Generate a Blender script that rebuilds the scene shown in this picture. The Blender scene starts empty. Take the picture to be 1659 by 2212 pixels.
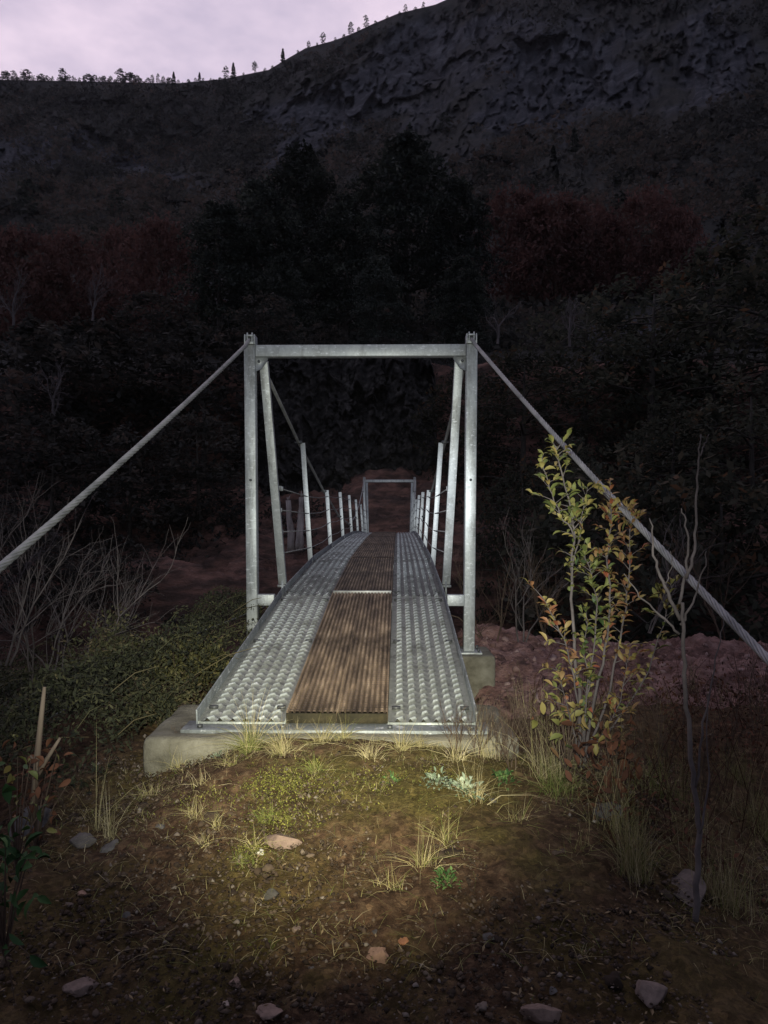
import bpy, math, random
import numpy as np
from mathutils import Vector, Matrix

random.seed(7); rng = np.random.default_rng(7)
scene = bpy.context.scene
col = scene.collection
R = math.radians

# ------------------------------------------------------------------ camera, light, exposure
E, F, HZ = 1.5, 1662.0, 1122.0          # eye height, focal length and horizon in 1659x2212 pixels
cam_d = bpy.data.cameras.new('camera'); cam = bpy.data.objects.new('camera', cam_d); col.objects.link(cam)
cam.location = (0, 0, E); cam.rotation_euler = (R(90), 0, 0)
cam_d.sensor_fit = 'VERTICAL'; cam_d.sensor_height = 36.0; cam_d.lens = 36.0 * F / 2212.0
cam_d.shift_y = (HZ - 1106.0) / 2212.0
cam_d.clip_start = 0.05; cam_d.clip_end = 4000
scene.camera = cam
scene.view_settings.view_transform = 'Standard'; scene.view_settings.look = 'None'
scene.view_settings.exposure = 0.0; scene.view_settings.gamma = 1.0

world = bpy.data.worlds.new('World'); scene.world = world; world.use_nodes = True
def build_world():
    nt = world.node_tree; nt.nodes.clear(); N = nt.nodes.new; L = nt.links.new
    out = N('ShaderNodeOutputWorld'); bg = N('ShaderNodeBackground'); L(bg.outputs[0], out.inputs[0])
    tc = N('ShaderNodeTexCoord')
    sky = N('ShaderNodeTexSky'); sky.sky_type = 'NISHITA'; sky.sun_disc = False
    sky.sun_elevation = R(-3.0); sky.sun_rotation = R(-25)
    # dusk cloud deck: mauve, pinker towards the ridge, with soft brighter wisps
    nz = N('ShaderNodeTexNoise'); nz.inputs['Scale'].default_value = 7.0; nz.inputs['Detail'].default_value = 4
    mp = N('ShaderNodeMapping'); mp.inputs['Scale'].default_value = (1, 1, 2.2); L(tc.outputs['Generated'], mp.inputs[0]); L(mp.outputs[0], nz.inputs['Vector'])
    nz.inputs['Roughness'].default_value = 0.6
    cr = N('ShaderNodeValToRGB'); L(nz.outputs['Fac'], cr.inputs[0])
    cr.color_ramp.elements[0].position = 0.34; cr.color_ramp.elements[0].color = (0.50, 0.435, 0.565, 1)
    cr.color_ramp.elements[1].position = 0.68; cr.color_ramp.elements[1].color = (0.74, 0.615, 0.735, 1)
    # afterglow: bright round the place where the sun went down, dim over the photographer's head and behind
    dot = N('ShaderNodeVectorMath'); dot.operation = 'DOT_PRODUCT'; L(tc.outputs['Generated'], dot.inputs[0])
    az, el = R(-20), R(22)
    dot.inputs[1].default_value = (math.sin(az) * math.cos(el), math.cos(az) * math.cos(el), math.sin(el))
    mr = N('ShaderNodeMapRange'); mr.interpolation_type = 'SMOOTHSTEP'
    mr.inputs['From Min'].default_value = 0.15; mr.inputs['From Max'].default_value = 0.97
    mr.inputs['To Min'].default_value = 0.0; mr.inputs['To Max'].default_value = 1.0
    L(dot.outputs['Value'], mr.inputs['Value'])
    glow = N('ShaderNodeMixRGB'); glow.blend_type = 'MIX'; L(mr.outputs[0], glow.inputs[0])
    glow.inputs[1].default_value = (0.185, 0.195, 0.27, 1); L(cr.outputs[0], glow.inputs[2])
    add = N('ShaderNodeMixRGB'); add.blend_type = 'ADD'; add.inputs[0].default_value = 0.08
    L(glow.outputs[0], add.inputs[1]); L(sky.outputs[0], add.inputs[2])
    L(add.outputs[0], bg.inputs['Color']); bg.inputs['Strength'].default_value = 1.16
build_world()

# the photographer's torch, which lights the near bank and the bridge: a hot core and a wide spill
def spot(name, loc, aim, watts, cone, blend, color, rad):
    d = bpy.data.lights.new(name, 'SPOT'); d.energy = watts; d.spot_size = R(cone); d.spot_blend = blend
    d.color = color; d.shadow_soft_size = rad
    o = bpy.data.objects.new(name, d); col.objects.link(o); o.location = loc
    o.rotation_euler = (Vector(aim) - Vector(loc)).to_track_quat('-Z', 'Y').to_euler(); return o
LX = (-0.02, -0.10, E + 0.13)
def aim_px(px, py, d=10.0): return ((px - 829.5) / F * d, d, E + (HZ - py) / F * d)
spot('torch_spill', LX, aim_px(745, 1270), 1050, 54, 1.0, (0.97, 1.0, 0.91), 0.012)
spot('torch_core', LX, aim_px(838, 1086), 3300, 15, 1.0, (0.90, 0.95, 1.0), 0.012)
spot('torch_low_ring', LX, aim_px(740, 1650), 700, 31, 1.0, (1.0, 0.88, 0.50), 0.012)

# ------------------------------------------------------------------ maths helpers
def P(px, py, d): return Vector(((px - 829.5) / F * d, d, E + (HZ - py) / F * d))
def sst(a, b, x):
    t = np.clip((np.asarray(x, float) - a) / (b - a), 0, 1); return t * t * (3 - 2 * t)
_PERM = np.tile(np.random.default_rng(3).permutation(512), 3); _VAL = np.random.default_rng(4).random(512)
def _hash(i, j, k):
    return _VAL[_PERM[_PERM[_PERM[i & 511] + (j & 511)] + (k & 511)]]
def vnoise(x, y, z=0.0):
    x = np.asarray(x, float); y = np.asarray(y, float); z = np.zeros_like(x) + z
    xi = np.floor(x).astype(np.int64); yi = np.floor(y).astype(np.int64); zi = np.floor(z).astype(np.int64)
    fx, fy, fz = x - xi, y - yi, z - zi
    fx = fx * fx * (3 - 2 * fx); fy = fy * fy * (3 - 2 * fy); fz = fz * fz * (3 - 2 * fz)
    r = 0
    for a in (0, 1):
        for b in (0, 1):
            for c in (0, 1):
                w = (fx if a else 1 - fx) * (fy if b else 1 - fy) * (fz if c else 1 - fz)
                r = r + w * _hash(xi + a, yi + b, zi + c)
    return r * 2 - 1
def fbm(x, y, z=0.0, o=4, g=0.5):
    s, a, f = 0, 1.0, 1.0
    x, y, z = np.asarray(x, float), np.asarray(y, float), np.asarray(z, float)
    for k in range(o):
        ca, sa = math.cos(0.6 + 1.1 * k), math.sin(0.6 + 1.1 * k)
        s = s + a * vnoise((x * ca - y * sa) * f + 13.7 * k, (x * sa + y * ca) * f - 7.3 * k, z * f + 3.1 * k); a *= g; f *= 2.03
    return s

def blocks(x, y, z=0.0):
    """random steps between irregular cells: broken rock"""
    w = 0.45; a = x + w * vnoise(x * 1.7, y * 1.7, z + 4.0) + 0.2 * vnoise(x * 5, y * 5, z); b = y + w * vnoise(x * 1.7, y * 1.7, z + 9.0) + 0.2 * vnoise(x * 5, y * 5, z + 2)
    b = b + 0.5 * (np.floor(a).astype(np.int64) & 1)
    return _hash(np.floor(a).astype(np.int64), np.floor(b).astype(np.int64), np.full(np.shape(a), int(z * 10), np.int64)) - 0.5

# ------------------------------------------------------------------ mesh builder
class MB:
    def __init__(s): s.v = []; s.f = []; s.t = []; s.n = 0
    def add(s, verts, faces, tone=0.5):
        verts = np.asarray(verts, float).reshape(-1, 3)
        if isinstance(faces, np.ndarray): s.f.append(faces.astype(np.int64) + s.n)
        else:
            by = {}
            for f in faces: by.setdefault(len(f), []).append(f)
            for k, fs in by.items(): s.f.append(np.array(fs, np.int64) + s.n)
        s.v.append(verts); s.t.append(np.broadcast_to(np.asarray(tone, float), (len(verts),)).copy() if np.ndim(tone) == 0 else np.asarray(tone, float))
        s.n += len(verts); return s
    def box(s, c, size, rot=None, tone=0.5):
        h = np.array(size) / 2.0
        v = np.array([[x, y, z] for x in (-1, 1) for y in (-1, 1) for z in (-1, 1)], float) * h
        if rot is not None: v = v @ np.array(rot.to_3x3()).T
        return s.add(v + np.array(c), [(0, 1, 3, 2), (4, 6, 7, 5), (0, 4, 5, 1), (2, 3, 7, 6), (0, 2, 6, 4), (1, 5, 7, 3)], tone)
    def bar(s, a, b, w, d, side=(1, 0, 0), tone=0.5):
        a, b = Vector(a), Vector(b); ax = (b - a); L = ax.length; ax.normalize()
        sx = (Vector(side) - ax * ax.dot(Vector(side))).normalized(); sy = ax.cross(sx)
        return s.box((a + b) / 2, (w, d, L), Matrix((sx, sy, ax)).transposed(), tone)
    def tube(s, pts, rad, n=6, cap=True, tone=0.5):
        p = np.asarray(pts, float); m = len(p); rad = np.broadcast_to(np.asarray(rad, float), (m,))
        t = np.gradient(p, axis=0); t /= np.linalg.norm(t, axis=1)[:, None] + 1e-12
        up = np.array([0, 0, 1.0]) if abs(t[0][2]) < 0.9 else np.array([1.0, 0, 0])
        u = np.cross(up, t[0]); u /= np.linalg.norm(u); a = np.arange(n) * 2 * np.pi / n
        vs = []
        for i in range(m):
            u = u - t[i] * u.dot(t[i]); u /= np.linalg.norm(u) + 1e-12; w = np.cross(t[i], u)
            vs.append(p[i] + rad[i] * (np.cos(a)[:, None] * u + np.sin(a)[:, None] * w))
        i, j = np.meshgrid(np.arange(m - 1), np.arange(n), indexing='ij'); j2 = (j + 1) % n
        f = np.stack([i * n + j, i * n + j2, (i + 1) * n + j2, (i + 1) * n + j], -1).reshape(-1, 4)
        s.add(np.concatenate(vs), f, tone)
        if cap:
            o = s.n - m * n
            s.f.append(np.array([list(range(n))[::-1]]) + o); s.f.append(np.array([list(range(n))]) + o + (m - 1) * n)
        return s
    def cyl(s, a, b, r, n=10, tone=0.5): return s.tube([a, b], r, n, True, tone)
    def quads(s, c, u, w, tone):          # diamond leaves: centres, half-length and half-width vectors
        v = np.stack([c - u, c + w * 1.0 - u * 0.1, c + u, c - w * 1.0 - u * 0.1], 1).reshape(-1, 3)
        return s.add(v, np.arange(len(v)).reshape(-1, 4), np.repeat(tone, 4))
    def grid(s, X, Y, Z, tone=0.5):
        m, n = X.shape; i, j = np.meshgrid(np.arange(m - 1), np.arange(n - 1), indexing='ij')
        f = np.stack([i * n + j, (i + 1) * n + j, (i + 1) * n + j + 1, i * n + j + 1], -1).reshape(-1, 4)
        return s.add(np.stack([X, Y, Z], -1).reshape(-1, 3), f, tone)
    def mesh(s, name, mats, smooth=False):
        me = bpy.data.meshes.new(name); v = np.concatenate(s.v); me.vertices.add(len(v)); me.vertices.foreach_set('co', v.astype(np.float32).ravel())
        tot = np.concatenate([np.full(len(f), f.shape[1]) for f in s.f]); lp = np.concatenate([f.ravel() for f in s.f])
        me.loops.add(len(lp)); me.loops.foreach_set('vertex_index', lp.astype(np.int32))
        me.polygons.add(len(tot)); me.polygons.foreach_set('loop_start', np.concatenate([[0], np.cumsum(tot)[:-1]]).astype(np.int32))
        me.polygons.foreach_set('loop_total', tot.astype(np.int32))
        if smooth: me.polygons.foreach_set('use_smooth', np.ones(len(tot), bool))
        at = me.attributes.new('tone', 'FLOAT', 'POINT'); at.data.foreach_set('value', np.concatenate(s.t).astype(np.float32))
        me.update(calc_edges=True); me.validate()
        for m in (mats if isinstance(mats, (list, tuple)) else [mats]): me.materials.append(m)
        return me
    def build(s, name, mat, parent=None, smooth=False, bevel=0, label=None):
        o = bpy.data.objects.new(name, s.mesh(name, mat, smooth)); col.objects.link(o)
        if parent: o.parent = parent
        if bevel:
            b = o.modifiers.new('bevel', 'BEVEL'); b.width = bevel; b.segments = 2; b.limit_method = 'ANGLE'
        if label: o['label'] = label
        return o
def tag(o, label=None, cat=None, group=None, kind=None):
    for k, v in (('label', label), ('category', cat), ('group', group), ('kind', kind)):
        if v: o[k] = v
    return o
def empty(name, loc, rz=0.0):
    o = bpy.data.objects.new(name, None); col.objects.link(o); o.location = loc; o.rotation_euler = (0, 0, rz); o.empty_display_size = 0.1; return o
KIDS = {}
def kid(mb, name, mat, parent, **k):
    o = mb.build(name, mat, parent, **k); KIDS.setdefault(parent.name, []).append(o); return o
def dup(o, parent=None):
    c = o.copy(); col.objects.link(c)
    if parent: c.parent = parent
    for ch in KIDS.get(o.name, []): KIDS.setdefault(c.name, []).append(dup(ch, c))
    return c

# ------------------------------------------------------------------ materials
def mat(name):
    m = bpy.data.materials.new(name); m.use_nodes = True; nt = m.node_tree
    return m, nt, nt.nodes['Principled BSDF'], nt.nodes.new, nt.links.new
def ramp(N, stops):
    r = N('ShaderNodeValToRGB'); e = r.color_ramp.elements
    while len(e) < len(stops): e.new(0.5)
    for k, (p, c) in enumerate(stops): e[k].position = p; e[k].color = (*c, 1)
    return r
def noise(N, L, vec, scale, detail=5, rough=0.6, stretch=None):
    n = N('ShaderNodeTexNoise'); n.inputs['Scale'].default_value = scale; n.inputs['Detail'].default_value = detail; n.inputs['Roughness'].default_value = rough
    if stretch:
        mp = N('ShaderNodeMapping'); mp.inputs['Scale'].default_value = stretch; L(vec, mp.inputs[0]); L(mp.outputs[0], n.inputs['Vector'])
    else: L(vec, n.inputs['Vector'])
    return n
def bump(N, L, b, h, strength, dist):
    bp = N('ShaderNodeBump'); bp.inputs['Strength'].default_value = strength; bp.inputs['Distance'].default_value = dist
    L(h, bp.inputs['Height']); L(bp.outputs[0], b.inputs['Normal']); return bp
def mixc(N, L, fac, a, c, mode='MIX'):
    m = N('ShaderNodeMixRGB'); m.blend_type = mode
    for i, v in ((0, fac), (1, a), (2, c)):
        if hasattr(v, 'is_output'): L(v, m.inputs[i])
        elif i == 0: m.inputs[0].default_value = v
        else: m.inputs[i].default_value = (*v, 1)
    return m.outputs[0]

def noisy(name, stops, scale=8, rough=0.85, metallic=0.0, bstr=0.4, bdist=0.01, bscale=None, stretch=None, detail=6, coords='Object', spec=0.3):
    m, nt, b, N, L = mat(name); tc = N('ShaderNodeTexCoord'); v = tc.outputs[coords]
    n = noise(N, L, v, scale, detail, 0.62, stretch); r = ramp(N, stops); L(n.outputs['Fac'], r.inputs[0]); L(r.outputs[0], b.inputs['Base Color'])
    b.inputs['Roughness'].default_value = rough; b.inputs['Metallic'].default_value = metallic; b.inputs['Specular IOR Level'].default_value = spec
    n2 = noise(N, L, v, bscale or scale * 4, 6, 0.65, stretch); bump(N, L, b, n2.outputs['Fac'], bstr, bdist)
    return m
def foliage(name, stops, rough=0.75, vary=0.35, spec=0.15, trans=0.0):
    m, nt, b, N, L = mat(name); a = N('ShaderNodeAttribute'); a.attribute_name = 'tone'
    r = ramp(N, stops); L(a.outputs['Fac'], r.inputs[0])
    oi = N('ShaderNodeObjectInfo'); mr = N('ShaderNodeMapRange'); L(oi.outputs['Random'], mr.inputs['Value'])
    mr.inputs['To Min'].default_value = 1 - vary; mr.inputs['To Max'].default_value = 1 + vary
    hs = N('ShaderNodeHueSaturation'); L(mr.outputs[0], hs.inputs['Value']); L(r.outputs[0], hs.inputs['Color'])
    L(hs.outputs[0], b.inputs['Base Color']); b.inputs['Roughness'].default_value = rough; b.inputs['Specular IOR Level'].default_value = spec
    if trans:
        tb = N('ShaderNodeBsdfTranslucent'); L(hs.outputs[0], tb.inputs['Color']); mx = N('ShaderNodeMixShader'); mx.inputs[0].default_value = trans
        L(b.outputs[0], mx.inputs[1]); L(tb.outputs[0], mx.inputs[2]); L(mx.outputs[0], nt.nodes['Material Output'].inputs['Surface'])
    return m
def galvanised(name, lo, hi, rough=0.5, metallic=0.35, crest_tint=False):
    m, nt, b, N, L = mat(name); tc = N('ShaderNodeTexCoord'); v = tc.outputs['Object']
    vo = N('ShaderNodeTexVoronoi'); vo.inputs['Scale'].default_value = 70; L(v, vo.inputs['Vector'])       # zinc spangle
    n = noise(N, L, v, 5, 8, 0.7, (1, 1, 0.5)); sc = noise(N, L, v, 22, 4, 0.7, (1, 1, 2.5))
    r = ramp(N, [(0.30, lo), (0.52, tuple((a + c) / 2 for a, c in zip(lo, hi))), (0.70, hi)]); L(n.outputs['Fac'], r.inputs[0])
    sp = ramp(N, [(0.0, (0.88,) * 3), (1.0, (1.1,) * 3)]); L(vo.outputs['Color'], sp.inputs[0])
    c1 = mixc(N, L, 1.0, r.outputs[0], sp.outputs[0], 'MULTIPLY')
    ws = ramp(N, [(0.59, (0, 0, 0)), (0.66, (1, 1, 1))]); L(sc.outputs['Fac'], ws.inputs[0])                  # white zinc bloom / scrapes
    sn = noise(N, L, v, 3.1, 9, 0.75, (2.5, 2.5, 0.5)); sr = ramp(N, [(0.36, (0.45, 0.43, 0.40)), (0.50, (1, 1, 1))]); L(sn.outputs['Fac'], sr.inputs[0]); c1 = mixc(N, L, 0.8, c1, sr.outputs[0], 'MULTIPLY')   # grime
    c2 = mixc(N, L, ws.outputs[0], c1, (0.58, 0.60, 0.62))
    if crest_tint:                                              # tread crests coloured brighter, flats between them darker
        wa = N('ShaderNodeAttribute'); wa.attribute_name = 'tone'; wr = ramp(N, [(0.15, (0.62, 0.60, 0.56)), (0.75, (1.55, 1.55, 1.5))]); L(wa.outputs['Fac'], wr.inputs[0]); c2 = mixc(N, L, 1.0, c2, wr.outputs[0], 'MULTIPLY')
    oi = N('ShaderNodeObjectInfo'); mr = N('ShaderNodeMapRange'); L(oi.outputs['Random'], mr.inputs['Value']); mr.inputs['To Min'].default_value = 0.76; mr.inputs['To Max'].default_value = 1.1
    hs = N('ShaderNodeHueSaturation'); L(mr.outputs[0], hs.inputs['Value']); L(c2, hs.inputs['Color']); L(hs.outputs[0], b.inputs['Base Color'])
    b.inputs['Metallic'].default_value = metallic; b.inputs['Roughness'].default_value = rough
    n2 = noise(N, L, v, 60, 4, 0.6); bump(N, L, b, n2.outputs['Fac'], 0.25, 0.002); return m

STEEL = galvanised('galvanised_steel', (0.29, 0.31, 0.32), (0.48, 0.50, 0.49))
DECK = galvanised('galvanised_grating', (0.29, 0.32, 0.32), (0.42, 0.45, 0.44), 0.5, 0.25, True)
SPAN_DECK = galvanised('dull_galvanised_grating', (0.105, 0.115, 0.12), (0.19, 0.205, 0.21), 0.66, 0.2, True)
DULL = galvanised('dull_zinc_kerb', (0.16, 0.18, 0.19), (0.28, 0.30, 0.31), 0.55, 0.4)
CABLE = noisy('cable_wire', [(0.3, (0.15, 0.155, 0.15)), (0.7, (0.34, 0.34, 0.33))], 9, 0.5, 0.5, 0.3, 0.002, 60)
WIRE = noisy('rail_wire', [(0.3, (0.12, 0.12, 0.12)), (0.7, (0.3, 0.3, 0.29))], 9, 0.5, 0.5, 0.1, 0.001)
BOLT = noisy('bolt_steel', [(0.3, (0.05, 0.052, 0.055)), (0.7, (0.13, 0.135, 0.14))], 20, 0.5, 0.6, 0.2, 0.001)
CONC = noisy('weathered_concrete', [(0.30, (0.055, 0.050, 0.036)), (0.48, (0.125, 0.115, 0.088)), (0.70, (0.20, 0.188, 0.152))], 7, 0.9, 0, 0.7, 0.012, 45)
BARK = noisy('dark_bark', [(0.3, (0.025, 0.022, 0.018)), (0.7, (0.075, 0.065, 0.055))], 6, 0.9, 0, 0.8, 0.02, 20, (1, 1, 0.3))
PALEBARK = noisy('pale_bark', [(0.3, (0.06, 0.053, 0.052)), (0.7, (0.16, 0.14, 0.135))], 8, 0.85, 0, 0.5, 0.004, 40, (1, 1, 0.3))
GREYTWIG = noisy('grey_twig', [(0.3, (0.06, 0.050, 0.047)), (0.7, (0.14, 0.118, 0.11))], 14, 0.85, 0, 0.4, 0.002, 60)
BROWNTWIG = noisy('brown_twig', [(0.3, (0.04, 0.028, 0.02)), (0.7, (0.11, 0.075, 0.05))], 14, 0.85, 0, 0.4, 0.002, 60)
STAKE = noisy('split_wood', [(0.3, (0.075, 0.052, 0.038)), (0.7, (0.20, 0.155, 0.11))], 10, 0.8, 0, 0.5, 0.004, 40, (3, 3, 0.4))

def timber_mat(name, lo, hi):
    m, nt, b, N, L = mat(name); tc = N('ShaderNodeTexCoord'); v = tc.outputs['Object']
    g = noise(N, L, v, 14, 8, 0.7, (1.6, 0.16, 1)); st = noise(N, L, v, 3.6, 9, 0.74, (1.2, 0.55, 1)); fn = noise(N, L, v, 60, 3, 0.6)
    r = ramp(N, [(0.28, (0.075, 0.050, 0.036)), (0.48, (0.175, 0.125, 0.076)), (0.62, (0.28, 0.205, 0.125)), (0.78, (0.40, 0.33, 0.24))]); L(g.outputs['Fac'], r.inputs[0])
    dk = ramp(N, [(0.38, (0.22, 0.19, 0.16)), (0.50, (0.70, 0.65, 0.61)), (0.58, (1.15, 1.08, 1.0)), (0.7, (1.3, 1.22, 1.15))]); L(st.outputs['Fac'], dk.inputs[0])
    c = mixc(N, L, 1.0, r.outputs[0], dk.outputs[0], 'MULTIPLY')
    ga = N('ShaderNodeAttribute'); ga.attribute_name = 'tone'; gr = ramp(N, [(0.05, (0.62, 0.60, 0.58)), (0.5, (1, 1, 1)), (1.0, (1.35, 1.36, 1.36))]); L(ga.outputs['Fac'], gr.inputs[0]); c = mixc(N, L, 1.0, c, gr.outputs[0], 'MULTIPLY')   # dirt trodden into the grooves
    oi = N('ShaderNodeObjectInfo'); mr = N('ShaderNodeMapRange'); L(oi.outputs['Random'], mr.inputs['Value']); mr.inputs['To Min'].default_value = lo; mr.inputs['To Max'].default_value = hi
    hs = N('ShaderNodeHueSaturation'); hs.inputs['Saturation'].default_value = 0.86; L(mr.outputs[0], hs.inputs['Value']); L(c, hs.inputs['Color'])
    w = N('ShaderNodeTexWave'); w.bands_direction = 'Y'; w.inputs['Scale'].default_value = 10.5; w.inputs['Distortion'].default_value = 0.6; w.inputs['Detail'].default_value = 1.0; L(v, w.inputs['Vector'])
    # green slime on the end grain that sits in the wet
    gm = N('ShaderNodeSeparateXYZ'); L(v, gm.inputs[0])
    L(hs.outputs[0], b.inputs['Base Color']); b.inputs['Roughness'].default_value = 0.72; b.inputs['Specular IOR Level'].default_value = 0.35
    ad = N('ShaderNodeMath'); ad.operation = 'MULTIPLY_ADD'; L(fn.outputs['Fac'], ad.inputs[0]); ad.inputs[1].default_value = 0.8; L(w.outputs['Fac'], ad.inputs[2])
    bump(N, L, b, ad.outputs[0], 0.7, 0.004); return m
TIMBER = timber_mat('ribbed_timber', 0.95, 1.05); DARK_TIMBER = timber_mat('dark_ribbed_timber', 0.5, 0.62)  # second copy is the same timber in a darker tone, for the span
MOSSWOOD = noisy('mossy_end_grain', [(0.3, (0.012, 0.011, 0.006)), (0.7, (0.045, 0.036, 0.018))], 18, 0.9, 0, 0.7, 0.006, 60)

def soil_mat():
    m, nt, b, N, L = mat('gravelly_soil'); tc = N('ShaderNodeTexCoord'); v = tc.outputs['Object']
    n1 = noise(N, L, v, 1.6, 6, 0.62); n2 = noise(N, L, v, 17, 8, 0.8); n3 = noise(N, L, v, 90, 5, 0.8)
    r = ramp(N, [(0.32, (0.016, 0.010, 0.006)), (0.50, (0.060, 0.036, 0.022)), (0.66, (0.118, 0.080, 0.048))]); L(n2.outputs['Fac'], r.inputs[0])
    mm = ramp(N, [(0.45, (0, 0, 0)), (0.58, (0.8, 0.8, 0.8))]); L(n1.outputs['Fac'], mm.inputs[0])
    mossc = ramp(N, [(0.35, (0.034, 0.030, 0.010)), (0.65, (0.110, 0.092, 0.026))]); L(n3.outputs['Fac'], mossc.inputs[0])
    a = N('ShaderNodeAttribute'); a.attribute_name = 'tone'
    f = N('ShaderNodeMath'); f.operation = 'MULTIPLY'; L(mm.outputs[0], f.inputs[0]); L(a.outputs['Fac'], f.inputs[1])
    c = mixc(N, L, f.outputs[0], r.outputs[0], mossc.outputs[0])
    vo = N('ShaderNodeTexVoronoi'); vo.inputs['Scale'].default_value = 55; L(v, vo.inputs['Vector'])
    gr = ramp(N, [(0.0, (0.55, 0.5, 0.5)), (0.5, (1, 1, 1)), (1.0, (1.7, 1.6, 1.5))]); L(vo.outputs['Color'], gr.inputs[0])
    c2 = mixc(N, L, 0.85, c, gr.outputs[0], 'MULTIPLY')
    L(c2, b.inputs['Base Color']); b.inputs['Roughness'].default_value = 0.95; b.inputs['Specular IOR Level'].default_value = 0.1
    ad = N('ShaderNodeMath'); ad.operation = 'ADD'; L(n3.outputs['Fac'], ad.inputs[0]); L(n2.outputs['Fac'], ad.inputs[1])
    bump(N, L, b, ad.outputs[0], 0.8, 0.010); return m
SOIL = soil_mat()
ROCK = noisy('pink_rock', [(0.30, (0.045, 0.023, 0.019)), (0.5, (0.19, 0.102, 0.086)), (0.70, (0.33, 0.205, 0.178))], 6.0, 0.9, 0, 1.0, 0.03, 26, (1, 1.4, 2.0), 10)
STONE = foliage('field_stone', [(0.0, (0.048, 0.044, 0.042)), (0.3, (0.092, 0.084, 0.078)), (0.55, (0.20, 0.135, 0.105)), (0.8, (0.25, 0.115, 0.06)), (1.0, (0.36, 0.34, 0.31))], 0.85, 0.1, 0.25)
def add_grain(m, scale, k):
    nt = m.node_tree; b = nt.nodes['Principled BSDF']; N, L = nt.nodes.new, nt.links.new
    tc = N('ShaderNodeTexCoord'); n = noise(N, L, tc.outputs['Object'], scale, 6, 0.7); r = ramp(N, [(0.3, (1 - k,) * 3), (0.7, (1 + k,) * 3)]); L(n.outputs['Fac'], r.inputs[0])
    src = b.inputs['Base Color'].links[0].from_socket; L(mixc(N, L, 1.0, src, r.outputs[0], 'MULTIPLY'), b.inputs['Base Color']); bump(N, L, b, n.outputs['Fac'], 0.5, 0.006)
add_grain(STONE, 30, 0.4)
EARTH = noisy('red_earth_bank', [(0.30, (0.028, 0.019, 0.015)), (0.46, (0.080, 0.048, 0.038)), (0.60, (0.18, 0.095, 0.072)), (0.78, (0.28, 0.17, 0.135))], 0.9, 0.95, 0, 1.0, 0.15, 4.0, (1, 1, 3.0), 10)
def mountain_mat():
    m, nt, b, N, L = mat('mountain_rock_and_scrub'); tc = N('ShaderNodeTexCoord'); v = tc.outputs['Object']
    n1 = noise(N, L, v, 0.018, 9, 0.66); n2 = noise(N, L, v, 0.10, 9, 0.72, (1, 1, 0.30)); n3 = noise(N, L, v, 0.12, 10, 0.78)
    veg = ramp(N, [(0.3, (0.026, 0.028, 0.028)), (0.5, (0.044, 0.044, 0.041)), (0.7, (0.070, 0.064, 0.056))]); L(n3.outputs['Fac'], veg.inputs[0])
    rk = ramp(N, [(0.36, (0.028, 0.029, 0.033)), (0.50, (0.050, 0.052, 0.060)), (0.66, (0.105, 0.108, 0.12))]); L(n2.outputs['Fac'], rk.inputs[0])
    a = N('ShaderNodeAttribute'); a.attribute_name = 'tone'
    f = N('ShaderNodeMath'); f.operation = 'ADD'; L(a.outputs['Fac'], f.inputs[0]); L(n1.outputs['Fac'], f.inputs[1])
    fr = ramp(N, [(0.86, (0, 0, 0)), (1.0, (1, 1, 1))]); L(f.outputs[0], fr.inputs[0])
    L(mixc(N, L, fr.outputs[0], veg.outputs[0], rk.outputs[0]), b.inputs['Base Color']); b.inputs['Roughness'].default_value = 0.95; b.inputs['Specular IOR Level'].default_value = 0.05
    n4 = noise(N, L, v, 0.22, 9, 0.75, (1, 1, 0.55)); bump(N, L, b, n4.outputs['Fac'], 0.7, 2.2); return m
MOUNTAIN = mountain_mat()
CLIFF = noisy('dark_cliff_rock', [(0.36, (0.012, 0.011, 0.010)), (0.54, (0.034, 0.031, 0.028)), (0.70, (0.095, 0.087, 0.080))], 2.6, 0.95, 0, 1.0, 0.10, 6.0, None, 10)
WATER, _nt, _b, _N, _L = mat('river_water'); _b.inputs['Base Color'].default_value = (0.012, 0.018, 0.02, 1); _b.inputs['Roughness'].default_value = 0.12
EVERGREEN = foliage('evergreen_leaves', [(0, (0.024, 0.029, 0.026)), (0.5, (0.048, 0.056, 0.047)), (1, (0.080, 0.088, 0.064))], trans=0.25)
BEECH = foliage('beech_leaves', [(0, (0.028, 0.032, 0.024)), (0.5, (0.060, 0.064, 0.046)), (0.85, (0.095, 0.085, 0.058)), (1, (0.14, 0.08, 0.045))], trans=0.45)
SCRUB = foliage('scrub_leaves', [(0, (0.023, 0.024, 0.022)), (0.4, (0.042, 0.042, 0.037)), (0.75, (0.068, 0.060, 0.049)), (1, (0.09, 0.066, 0.053))], vary=0.2, trans=0.45)
REDLEAF = foliage('red_autumn_leaves', [(0, (0.078, 0.044, 0.039)), (0.5, (0.125, 0.066, 0.056)), (1, (0.165, 0.09, 0.074))], vary=0.15, trans=0.45)
COVER = foliage('ground_cover_leaves', [(0, (0.013, 0.015, 0.009)), (0.5, (0.038, 0.040, 0.020)), (0.9, (0.082, 0.077, 0.036)), (1, (0.115, 0.09, 0.046))])
SHRUB = foliage('shrub_leaves', [(0, (0.035, 0.062, 0.018)), (0.35, (0.125, 0.130, 0.034)), (0.6, (0.21, 0.165, 0.052)), (0.8, (0.17, 0.095, 0.04)), (1, (0.19, 0.055, 0.025))], 0.6, 0.05, 0.3)
DEADLEAF = foliage('dead_leaves', [(0, (0.035, 0.018, 0.011)), (0.5, (0.085, 0.036, 0.020)), (1, (0.14, 0.062, 0.034))], 0.8, 0.1)
STRAW = foliage('grass_blades', [(0, (0.045, 0.075, 0.018)), (0.35, (0.12, 0.135, 0.035)), (0.6, (0.25, 0.21, 0.095)), (1, (0.42, 0.36, 0.22))], 0.7, 0.12)
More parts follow.
